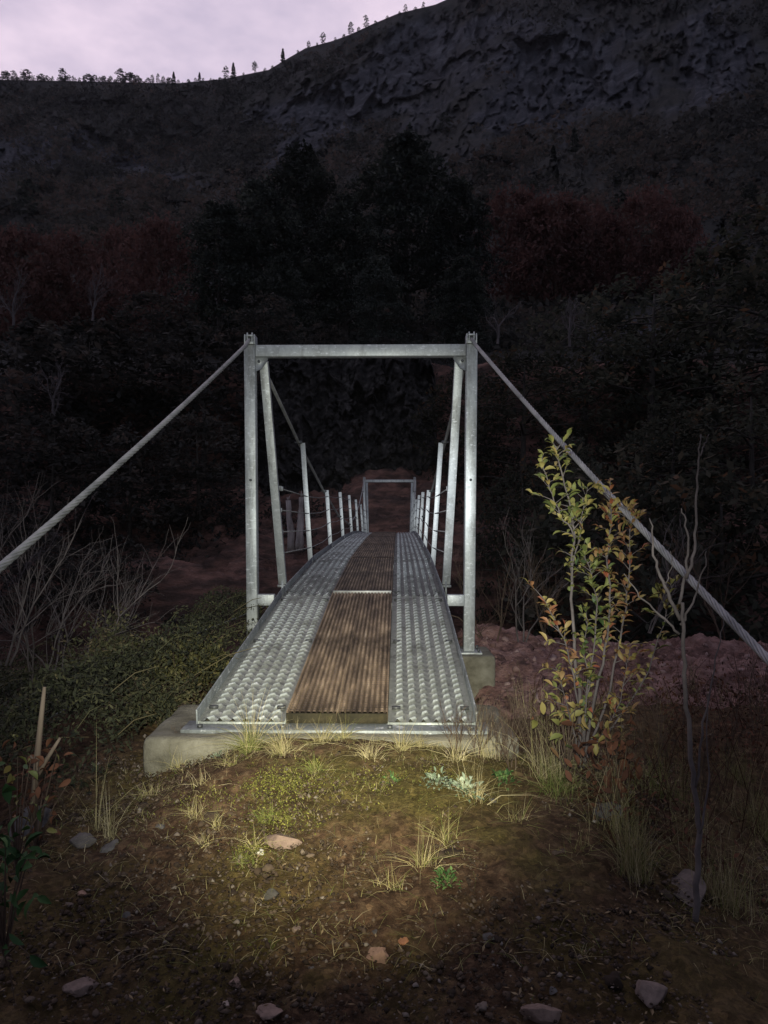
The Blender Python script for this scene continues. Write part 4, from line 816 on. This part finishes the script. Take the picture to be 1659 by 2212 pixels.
tag(m.build('ground_cover', COVER), kind='stuff')

def leafy_bush(name, loc, r, h, n, ls, mt, seed, label, group=None):
    root = empty(name, loc); tag(root, label, 'bush', group); g = np.random.default_rng(seed); m = MB(); cs = []
    for k in range(26):
        a = g.uniform(0, 6.28); t = g.random() ** .6; tip = np.array([math.cos(a) * r * t, math.sin(a) * r * t, h * (0.5 + 0.5 * g.random()) * (1 - 0.4 * t)])
        m.tube([(0, 0, -0.1), tip * [0.45, 0.45, 0.6], tip], [0.006, 0.004, 0.0015], 4, False); q = g.random(n // 26) ** 0.6
        cs.append(np.outer(q, tip) * 0.92 + g.normal(0, 0.045 * r / 0.4, (n // 26, 3)))
    m.build('stems', BROWNTWIG, root); c = np.concatenate(cs); l = MB(); leaves(l, c, ls, np.clip(g.normal(0.72, 0.2, len(c)), 0, 1), 0.35, 0, seed); l.build('leaves', mt, root); return root
OLIVE = foliage('olive_leaves', [(0, (0.03, 0.035, 0.012)), (0.5, (0.085, 0.085, 0.028)), (1, (0.17, 0.15, 0.06))])
G = 'low green bushes left of the ramp'
for px, base, d, r, h, lb, sd in ((385, 1475, 4.9, 0.36, 0.40, 'yellow green leafy bush beside the left edge of the ramp', 1), (240, 1470, 5.3, 0.40, 0.50, 'dark green leafy bush left of the yellow green one', 2), (445, 1470, 5.4, 0.22, 0.26, 'small leafy bush touching the ramp kerb', 3), (320, 1560, 4.3, 0.40, 0.30, 'low leafy bush spreading behind the abutment corner', 4)):
    leafy_bush('leafy_bush', P(px, base, d), r, h * 1.15, 3000, 0.016, OLIVE if sd in (1, 3) else COVER, sd, lb, G)

# leafy shrub on the right with turning leaves
def leaf_blade(m, base, d, up, ln, wd, tone):
    d = np.array(d, float); d /= np.linalg.norm(d); s = np.cross(d, up); s /= np.linalg.norm(s) + 1e-9; nrm = np.cross(s, d); b = np.array(base); q = (abs(base[0] * 7919.3 + base[2] * 3571.7) % 1.0); kf, kc = 0.08 + 0.45 * q * q, 2.2 * ((q * 17.3) % 1.0)
    prof = [(0.0, 0.05, 0), (0.22, 0.75, .05 * kc), (0.5, 1.0, .09 * kc), (0.78, 0.68, .05 * kc), (1.0, 0.04, -.06 * kc)]; v = []
    for t, w, c in prof: 
        ct = b + d * ln * t + nrm * ln * c
        v += [ct - s * wd * w / 2 + nrm * wd * w * kf, ct, ct + s * wd * w / 2 + nrm * wd * w * kf]
    f = []
    for i in range(4): f += [(3 * i, 3 * i + 1, 3 * i + 4, 3 * i + 3), (3 * i + 1, 3 * i + 2, 3 * i + 5, 3 * i + 4)]
    m.add(v, f, tone)
D0 = 3.15
shrub = empty('leafy_shrub', gpx(1250, 1640)); tag(shrub, 'upright shrub with green, yellow and orange leaves under the right cable', 'shrub')
S0 = shrub.location.copy()
def PL(px, py, d): return np.array(P(px, py, d) - S0)
stems = [  # pixel path, depths, radius, leaves, tone range, leaf-bearing fraction from
 ([(1254, 1640), (1250, 1480), (1240, 1380), (1235, 1300), (1237, 1213), (1242, 1144), (1231, 1090), (1208, 1001), (1200, 963)], 3.2, 3.1, 0.0085, 110, (0.15, 0.62), 0.40),
 ([(1242, 1150), (1215, 1120), (1190, 1070), (1180, 1020), (1170, 985)], 3.12, 3.05, 0.004, 55, (0.15, 0.6), 0.05),
 ([(1236, 1240), (1250, 1150), (1262, 1090), (1270, 1050)], 3.12, 3.15, 0.0035, 40, (0.2, 0.6), 0.15),
 ([(1262, 1640), (1290, 1480), (1312, 1380), (1319, 1290), (1311, 1197), (1321, 1120), (1319, 1050)], 3.25, 3.2, 0.007, 130, (0.4, 0.95), 0.25),
 ([(1262, 1640), (1310, 1520), (1346, 1347), (1358, 1251), (1361, 1136), (1352, 1085)], 3.3, 3.35, 0.006, 130, (0.55, 0.92), 0.30),
 ([(1254, 1620), (1248, 1500), (1225, 1400), (1195, 1330), (1172, 1290)], 3.15, 2.9, 0.005, 85, (0.45, 0.95), 0.30),
 ([(1258, 1640), (1270, 1480), (1285, 1380), (1290, 1290), (1275, 1230), (1260, 1195)], 3.2, 3.1, 0.005, 100, (0.05, 0.5), 0.20),
 ([(1250, 1640), (1235, 1560), (1215, 1490), (1200, 1440)], 3.1, 2.95, 0.004, 45, (0.3, 0.85), 0.25),
 ([(1262, 1640), (1330, 1560), (1400, 1450), (1440, 1330), (1450, 1250)], 3.3, 3.5, 0.005, 75, (0.25, 0.7), 0.25),
 ([(1260, 1640), (1300, 1590), (1335, 1530), (1350, 1460), (1362, 1400)], 3.2, 3.2, 0.004, 70, (0.5, 0.95), 0.15),
 ([(1250, 1640), (1262, 1560), (1270, 1480), (1262, 1400), (1268, 1330)], 3.2, 3.15, 0.004, 95, (0.0, 0.5), 0.2),
]
wood = MB(); lf = MB(); g = np.random.default_rng(5)
for path, d0, d1, r, nl, tr, t0 in stems:
    m_ = len(path); pts = np.array([PL(px, py, d0 + (d1 - d0) * i / (m_ - 1)) for i, (px, py) in enumerate(path)])
    s = np.linspace(0, m_ - 1, 3 * m_); pts = np.stack([np.interp(s, np.arange(m_), pts[:, k]) for k in range(3)], 1) + g.normal(0, 0.003, (3 * m_, 3)); pts[0] = [pts[0][0], pts[0][1], pts[0][2] - 0.03]
    wood.tube(pts, np.linspace(r, r * 0.25, len(pts)), 6)
    nl = int(nl * 0.62)
    for k in range(nl):
        t = t0 + (1 - t0) * k / nl; i = t * (len(pts) - 1); q = np.array([np.interp(i, np.arange(len(pts)), pts[:, c]) for c in range(3)])
        a = k * 2.4 + g.normal(0, .3); el = g.uniform(0.1, 0.9); dv = np.array([math.cos(a) * math.cos(el), math.sin(a) * math.cos(el), math.sin(el)])
        if g.random() < 0.35:                                # a side twig carries its own leaves
            ln = g.uniform(0.03, 0.10); wood.tube([q, q + dv * ln * .5 + [0, 0, 0.004], q + dv * ln], [r * .3 + 0.0007, 0.0012, 0.0008], 4, False)
            for e in range(4): 
                dv2 = dv + g.normal(0, 0.5, 3); leaf_blade(lf, q + dv * ln * (0.5 + 0.5 * e / 3), dv2, (g.normal(0, .3), g.normal(0, .3), 1), g.uniform(0.026, 0.052), g.uniform(0.012, 0.022), float(np.clip(g.uniform(*tr) + g.normal(0, 0.08), 0, 1)))
        else: leaf_blade(lf, q, dv, (g.normal(0, .6), g.normal(0, .6), 1), g.uniform(0.018, 0.052), g.uniform(0.010, 0.022), float(np.clip(g.uniform(*tr) + g.normal(0, 0.08), 0, 1)))
wood.build('stems', GREYTWIG, shrub, smooth=True); lf.build('leaves', SHRUB, shrub, smooth=True)
# dead orange-brown leaf cluster at its foot
def leaf_heap(name, px, py, d, n, spread, mt, label, tone, cat, ln=(0.03, 0.06)):
    root = empty(name, P(px, py, d)); tag(root, label, cat); m = MB(); w = MB(); g = np.random.default_rng(int(px))
    for k in range(n):
        q = np.array([g.normal(0, spread[0]), g.normal(0, 0.05), g.normal(0, spread[1])]); dv = g.normal(size=3); dv[2] -= 0.4; l = g.uniform(*ln); leaf_blade(m, q, dv, (g.normal(), g.normal(), 1), l, l * 0.45, float(np.clip(g.normal(tone, .2), 0, 1)))
        if k % 4 == 0: w.tube([(0, 0, -0.22), q * 0.5 + [0, 0, -0.08], q], [0.003, 0.002, 0.001], 4, False)
    w.build('twigs', BROWNTWIG, root); m.build('leaves', mt, root); return root
leaf_heap('dead_leaf_sprig', 1330, 1650, 2.9, 90, (0.07, 0.09), DEADLEAF, 'drooping orange brown dead leaves at the foot of the leafy shrub', 0.45, 'dead leaves')
leaf_heap('dead_leaf_sprig', 78, 1690, 2.35, 60, (0.035, 0.08), DEADLEAF, 'hanging reddish dead leaves on the broken stake at the left', 0.55, 'dead leaves', (0.02, 0.042))
leaf_heap('broadleaf_plant', 35, 1720, 2.2, 34, (0.05, 0.07), SHRUB, 'broad leaved green plant beside the broken stake at the left edge', 0.3, 'plant', (0.02, 0.04))
leaf_heap('broadleaf_plant', 10, 1880, 1.95, 90, (0.05, 0.11), GREENHERB, 'dark green broad leaved plant in the bottom left shadow', 0.2, 'plant')
leaf_heap('broadleaf_plant', 1225, 1555, 3.05, 50, (0.08, 0.06), SHRUB, 'low yellowish leaves hanging beneath the leafy shrub', 0.5, 'plant')

# bare sapling, lower right
sb = gpx(1502, 1994); sap = empty('bare_sapling', sb); tag(sap, 'tall thin leafless sapling with forked twigs at the lower right', 'sapling'); m = MB()
def SP(px, py, d=None): return np.array(P(px, py, d or sb.y) - sb)
dd = sb.y
for path, r0, r1 in (([(1502, 2000), (1507, 1900), (1512, 1800), (1500, 1690), (1488, 1560), (1477, 1450), (1470, 1367), (1466, 1300)], 0.010, 0.005), ([(1470, 1340), (1440, 1270), (1420, 1220), (1415, 1160), (1411, 1120)], 0.006, 0.002), ([(1467, 1305), (1482, 1240), (1490, 1180), (1484, 1120), (1478, 1098)], 0.005, 0.0018),
    ([(1482, 1250), (1500, 1180), (1508, 1080), (1512, 990), (1514, 938)], 0.005, 0.0018), ([(1513, 985), (1522, 960), (1532, 938)], 0.0025, 0.001), ([(1468, 1370), (1430, 1330), (1385, 1290), (1355, 1240)], 0.004, 0.0012), ([(1470, 1350), (1500, 1290), (1518, 1230), (1524, 1190)], 0.004, 0.0012), ([(1502, 1700), (1520, 1560), (1545, 1420), (1560, 1330)], 0.004, 0.0012), ([(1512, 1800), (1530, 1690), (1528, 1500)], 0.004, 0.0012), ([(1436, 1262), (1450, 1225), (1446, 1190)], 0.002, 0.001)):
    pts = np.array([SP(px, py) for px, py in path]); s = np.linspace(0, len(path) - 1, 4 * len(path)); pts = np.stack([np.interp(s, np.arange(len(path)), pts[:, k]) for k in range(3)], 1); pts[1:, 1] += np.cumsum(g.normal(0, 0.004, len(pts) - 1)); pts[1:, 0] += g.normal(0, 0.0025, len(pts) - 1)
    m.tube(pts, np.linspace(r0, r1, len(pts)), 7)
m.build('stem', GREYTWIG, sap, smooth=True)
# broken stake, left
kb = P(72, 1740, 2.35); stake = empty('broken_stake', kb); tag(stake, 'broken wooden stake with a pale split top at the left edge', 'stake')
K = lambda px, py: np.array(P(px, py, 2.35) - kb)
m = MB(); m.tube([K(70, 1780), K(80, 1640), K(88, 1560), K(96, 1484)], [0.011, 0.010, 0.008, 0.005], 7); m.build('shaft', STAKE, stake, smooth=True)
m = MB(); m.tube([K(74, 1690), K(95, 1650), K(115, 1618), K(130, 1594)], [0.008, 0.007, 0.006, 0.004], 6); m.tube([K(86, 1662), K(76, 1648), K(66, 1632)], [0.006, 0.005, 0.003], 6); m.build('split_fork', STAKE, stake, smooth=True)

# grass tufts and weeds
def tuft_mesh(n, h, spread, tone, seed, lean=0.55, wd=0.0028, name='grass_blades'):
    g = np.random.default_rng(seed); m = MB()
    for k in range(n):
        a = g.uniform(0, 6.28); l = h * g.uniform(0.45, 1.1); ln = abs(g.normal(0, lean)); d = np.array([math.cos(a), math.sin(a)]); b = np.array([*(g.normal(0, spread * 0.7, 2)), -0.01]); s = np.array([-d[1], d[0], 0]) * g.normal() + np.array([-d[0], -d[1], 0.9]) * g.normal(); s *= wd * g.uniform(.6, 1.3) / np.linalg.norm(s); v = []
        for t in (0, 0.35, 0.7, 1.0):
            o = l * min(ln, 1.6) * t ** 1.4 * 0.85; c = b + np.array([d[0] * o, d[1] * o, l * max(t - 0.50 * min(ln, 1.5) * t * t, 0.05 * t)]); w = s * (1 - t * 0.9); v += [c - w, c + w]
        m.add(v, [(0, 1, 3, 2), (2, 3, 5, 4), (4, 5, 7, 6)], float(np.clip(g.normal(tone, 0.16), 0, 1)))
    return m
G = 'grass tufts on the near bank'
TUFT = [(540, 1628, 120, 0.13, 0.02, 0.40, 'dense yellow green grass tuft against the front of the abutment'), (548, 1612, 26, 0.30, 0.012, 0.8, 'tall straw seed stems in front of the left deck panel'), (612, 1630, 80, 0.11, 0.022, 0.72, 'straw coloured tuft right of the dense green one'), (695, 1612, 60, 0.10, 0.02, 0.70, 'dry tuft in front of the timber walkway'), (742, 1606, 50, 0.10, 0.016, 0.6, 'small pointed tuft at the end of the timber walkway'),
 (800, 1645, 45, 0.09, 0.016, 0.8, 'pale tuft in the dirt before the walkway'), (868, 1628, 60, 0.10, 0.018, 0.66, 'straw tuft in front of the right deck panel'), (905, 1622, 30, 0.07, 0.012, 0.75, 'little pale tuft right of the straw tuft'), (682, 1668, 50, 0.06, 0.02, 0.35, 'short bright green tuft in the torchlit dirt'), (640, 1600, 30, 0.07, 0.015, 0.7, 'short dry tuft at the concrete edge'), (500, 1660, 34, 0.07, 0.02, 0.7, 'thin dry tuft left of the torchlit dirt'), (450, 1700, 40, 0.06, 0.03, 0.8, 'flattened dry tuft on the left slope of the mound'),
 (1048, 1640, 40, 0.26, 0.03, 0.75, 'tall dry stems at the right end of the abutment'), (1025, 1735, 60, 0.16, 0.035, 0.7, 'loose straw tuft among the grey green weeds'), (1200, 1720, 110, 0.20, 0.05, 0.34, 'big green tuft left of the boulder'), (1185, 1690, 60, 0.36, 0.05, 0.72, 'tall straw stems rising from the big green tuft'), (1368, 1895, 150, 0.25, 0.03, 0.60, 'large dry tussock at the lower right'), (1330, 1800, 60, 0.3, 0.05, 0.6, 'thin dry stems behind the large tussock'),
 (1565, 1965, 130, 0.24, 0.05, 0.6, 'dry tussock right of the sapling foot'), (1640, 1800, 110, 0.25, 0.06, 0.5, 'dim dry tussock at the right edge'), (1590, 1700, 90, 0.25, 0.06, 0.5, 'dim dry tussock behind the sapling'), (1430, 1720, 80, 0.25, 0.06, 0.45, 'dim grass clump between boulder and sapling'), (236, 1815, 22, 0.22, 0.012, 0.75, 'few tall straw stems beside the pale rocks'), (210, 1800, 8, 0.42, 0.006, 0.7, 'single tall seed stem at the left edge of the mound'), (423, 1768, 44, 0.09, 0.016, 0.72, 'dry tuft on the torchlit left side'), (470, 1790, 30, 0.07, 0.014, 0.62, 'small tuft right of the dry one on the left side'),
 (576, 1768, 50, 0.06, 0.018, 0.3, 'pale green tuft above the flat pinkish slab'), (532, 1858, 45, 0.05, 0.025, 0.3, 'low green tuft left of the flat pinkish slab'), (440, 1825, 20, 0.07, 0.01, 0.7, 'wisp of straw below the left dry tuft'), (546, 1835, 14, 0.10, 0.006, 0.7, 'thin straw wisp above the white stone'), (915, 1880, 46, 0.15, 0.02, 0.65, 'ragged straw tuft right of the torch pool'), (845, 1925, 26, 0.10, 0.02, 0.62, 'sparse straw tuft below the torch pool'), (1120, 1790, 30, 0.12, 0.03, 0.6, 'sparse dry tuft near the tan stone'), (960, 1820, 26, 0.12, 0.02, 0.55, 'thin tuft in the mossy dirt'),
 (1250, 1850, 40, 0.10, 0.03, 0.5, 'sparse grass left of the large tussock'), (330, 1720, 40, 0.08, 0.03, 0.65, 'dry tuft by the left corner of the abutment'), (385, 1660, 26, 0.12, 0.015, 0.6, 'thin dry stems at the left abutment corner'), (985, 1650, 30, 0.14, 0.02, 0.75, 'dry stems in front of the abutment on the right')]
for i, (px, py, n, h, sp, tone, lb) in enumerate(TUFT):
    o = tuft_mesh(int(n * 1.9), h * (1.75 if i < 12 and h < 0.19 else 1.25 if h < 0.19 else 1.05), sp * 1.15, tone, 100 + i, 0.55 if h > 0.2 else 1.25, 0.0009 if h > 0.19 else 0.0010).build('grass_tuft', STRAW); o.location = gpx(px, py); tag(o, lb, 'grass tuft', G)
# uncounted short grass over the mound
g = np.random.default_rng(61); m = MB(); cnt = 0
for k in range(2600):
    x, y = g.uniform(-1.5, 2.6), g.uniform(1.7, 3.35) if g.random() < .7 else g.uniform(2.0, 3.9)
    dens = 0.35 + 0.6 * vnoise(np.array([x * 1.6]), np.array([y * 1.6]), 3)[0] + (0.25 if x > 0.5 else 0)
    if g.random() > dens or x < -1.2 - 0.3 * (3.3 - y): continue
    t = tuft_mesh(g.integers(4, 10), g.uniform(0.012, 0.045) * (1.8 if x > 0.8 else 1), 0.012, g.uniform(0.2, 0.7), k, 1.0, 0.0009); z = Hs(x, y)
    for v, f, tn in zip(t.v, t.f, t.t): pass
    off = 0
    for v, tn in zip(t.v, t.t): m.add(v + [x, y, z], np.array([(0, 1, 3, 2), (2, 3, 5, 4), (4, 5, 7, 6)]), tn)
for k in range(420):
    x, y = g.uniform(0.75, 3.4), g.uniform(2.3, 4.9)
    if y < 3.0 and x < 1.0 or g.random() > 0.75 + 0.5 * vnoise(np.array([x * 1.3]), np.array([y * 1.3]), 7)[0]: continue
    t = tuft_mesh(g.integers(5, 12), g.uniform(0.10, 0.34), 0.03, g.uniform(0.45, 0.75), 5000 + k, 0.6, 0.0008); z = max(Hs(x, y), 0.36 if y > 4.3 and x < 5 else -9)
    for v, tn in zip(t.v, t.t): m.add(v + [x, y, z], np.array([(0, 1, 3, 2), (2, 3, 5, 4), (4, 5, 7, 6)]), tn)
tag(m.build('short_grass', STRAW), kind='stuff')
g = np.random.default_rng(66); n = 9000; x = g.uniform(0.75, 3.4, n); y = g.uniform(2.6, 4.8, n); k_ = fbm(x * 1.5, y * 1.5, 2.0, 3) > -0.1; x, y = x[k_], y[k_]; n = len(x)
m = MB(); leaves(m, np.stack([x, y, np.maximum(H(x, y), np.where(y > 4.3, 0.40, -9)) + 0.02 + 0.22 * g.random(n) ** 2], 1), 0.013, np.clip(g.normal(0.5, 0.25, n), 0, 1), 0.3, 0, 4, 0.45)
for k in range(260):
    x, y = g.uniform(0.8, 3.2), g.uniform(2.5, 4.6); z = Hs(x, y); a = g.uniform(0, 6.28); d = np.array([math.cos(a) * .5, math.sin(a) * .5, g.uniform(0.4, 1.4)]) * g.uniform(0.12, 0.4)
    m.tube([(x, y, z), np.array([x, y, z]) + d * 0.5 + g.normal(0, 0.02, 3), np.array([x, y, z]) + d], [0.0022, 0.0016, 0.0008], 4, False, 0.2)
tag(m.build('dry_undergrowth', DEADLEAF), kind='stuff')
g = np.random.default_rng(64); m = MB()
for k in range(8000):
    x, y = g.uniform(-1.7, 2.6), 3.38 - 1.3 * g.random() ** 2.0
    if (x < -1.25 - 0.3 * (3.3 - y)) or g.random() > 0.55 + 0.7 * vnoise(np.array([x * 2.1]), np.array([y * 2.1]), 5)[0]: continue
    z = Hs(x, y) + 0.012; a = g.uniform(0, 6.28); l = g.uniform(0.03, 0.11); d = np.array([math.cos(a), math.sin(a)]); sd = np.array([-d[1], d[0], 0]) * 0.0009; hgt = g.uniform(0.004, 0.022); bend = g.normal(0, 0.25); v = []
    for t in (0, 0.33, 0.67, 1.0):
        c = np.array([x + d[0] * l * t - d[1] * l * bend * t * t, y + d[1] * l * t + d[0] * l * bend * t * t, z + hgt * math.sin(math.pi * min(t * 1.1, 1))]); w = sd * (1 - 0.8 * t); v += [c - w, c + w]
    m.add(v, [(0, 1, 3, 2), (2, 3, 5, 4), (4, 5, 7, 6)], float(np.clip(g.normal(0.55, 0.16), 0, 1)))
tag(m.build('dead_grass', STRAW), kind='stuff')
# moss cushions on the soil
g = np.random.default_rng(62); cs = []
for px, py, r, n in ((600, 1690, 0.10, 900), (640, 1700, 0.12, 900), (590, 1765, 0.09, 600), (545, 1840, 0.06, 400), (620, 1780, 0.08, 400), (700, 1660, 0.08, 500), (820, 1700, 0.12, 700), (430, 1740, 0.10, 500), (520, 1600 + 60, 0.08, 400), (900, 1750, 0.14, 500), (960, 1690, 0.1, 400), (560, 1710, 0.1, 600)):
    q = gpx(px, py); o = g.normal(0, r * 0.55, (n, 2)); x, y = q.x + o[:, 0] * 1.3, q.y + o[:, 1]; cs.append(np.stack([x, y, H(x, y) + 0.008 + g.random(n) * 0.012], 1))
m = MB(); c = np.concatenate(cs); leaves(m, c, 0.0045, g.random(len(c)), 0.3, 0, 3); tag(m.build('moss', MOSS), kind='stuff')
# litter: small dead leaves and twig bits
g = np.random.default_rng(63); n = 7000; x = g.uniform(-1.8, 2.8, n); y = g.uniform(1.2, 3.9, n); k_ = (x > -1.3 - 0.3 * (3.3 - y)); x, y = x[k_], y[k_]; n = len(x)
m = MB(); leaves(m, np.stack([x, y, H(x, y) + 0.014], 1), 0.010, g.random(n), 0.75, 0, 9, 0.3); tag(m.build('leaf_litter', LITTER), kind='stuff')

def rosette(px, py, n, r, mt, label, group, seed):
    root = empty('weed', gpx(px, py)); tag(root, label, 'weed', group); g = np.random.default_rng(seed); m = MB(); w = MB()
    for k in range(n):
        a = g.uniform(0, 6.28); el = g.uniform(0.1, 1.3); dv = np.array([math.cos(a) * math.cos(el), math.sin(a) * math.cos(el), math.sin(el)]); q = dv * r * g.uniform(0.2, 0.9); leaf_blade(m, q, dv + g.normal(0, .4, 3), (0, 0, 1), r * g.uniform(.25, .42), r * g.uniform(.12, .2), float(g.random()))
        if k % 5 == 0: w.tube([(0, 0, -0.01), q * 0.6, q], 0.0015, 4, False)
    w.build('stems', BROWNTWIG, root); m.build('leaves', mt, root, smooth=True)
G = 'small leafy weeds on the near bank'
for i, (px, py, n, r, mt, lb) in enumerate(((397, 1622, 90, 0.06, GREYGREEN, 'grey green weed at the left corner of the abutment'), (945, 1705, 110, 0.07, GREYGREEN, 'grey green weed in front of the right deck panel'), (1005, 1725, 110, 0.08, GREYGREEN, 'pale grey green weed right of its twin, among straw'), (965, 1915, 90, 0.055, GREENHERB, 'fresh green weed at the lower edge of the torchlight'), (850, 1605 + 90, 50, 0.05, GREENHERB, 'small dark green weed in the mossy dirt'), (1090, 1700, 70, 0.07, GREENHERB, 'dark green weed left of the big green tuft'), (470, 1640, 50, 0.035, GREYGREEN, 'tiny grey green weed below the left deck panel'))):
    rosette(px, py, n, r, mt, lb, G, 300 + i)
# dry twiggy weeds
G = 'dry twiggy weeds by the abutment'
for i, (px, py, h, lean, lb) in enumerate(((1030, 1640, 0.30, 0.3, 'reddish dry weed at the right end of the abutment'), (1075, 1640, 0.34, 0.2, 'taller dry weed by the right abutment corner'), (985, 1625, 0.22, 0.1, 'short dry weed before the right deck panel'), (395, 1640, 0.20, 0.1, 'dry brown weed at the left end of the bearing plate'), (1110, 1680, 0.36, 0.1, 'dry weed beside the big green tuft'), (1370, 1700, 0.50, 0.2, 'dark dry weed below the orange leaves'), (1560, 1640, 0.55, 0.0, 'dark dry weed behind the sapling stem'), (1640, 1600, 0.6, -0.1, 'dark dry weed at the right edge'), (1450, 1640, 0.45, 0.1, 'dark dry weed left of the sapling stem'), (445, 1620, 0.12, 0.2, 'small brown weed in front of the left deck panel'), (1160, 1640, 0.4, 0.2, 'dry weed left of the leafy shrub'), (1500, 1760, 0.4, 0.1, 'dry weed leaning over the flat pink rock'), (150, 1750, 0.3, 0.1, 'dry weed left of the tall seed stem'))):
    bare_thing('dry_weed', gpx(px, py), h, 0.0032, BROWNTWIG, 400 + i, lb, G, 'weed', 3, 0.3, (lean, 0), 4, 0.25)

# ------------------------------------------------------------------ evening haze in the valley
hm = bpy.data.materials.new('evening_haze'); hm.use_nodes = True; nt = hm.node_tree; nt.nodes.clear()
ho = nt.nodes.new('ShaderNodeOutputMaterial'); hv = nt.nodes.new('ShaderNodeVolumePrincipled'); hv.inputs['Color'].default_value = (0.86, 0.88, 0.95, 1); hv.inputs['Density'].default_value = 0.00005; hv.inputs['Anisotropy'].default_value = 0.6
nt.links.new(hv.outputs[0], ho.inputs['Volume'])
haze = MB().box((0, 300, 160), (2200, 900, 380)).build('haze', hm); tag(haze, kind='stuff')
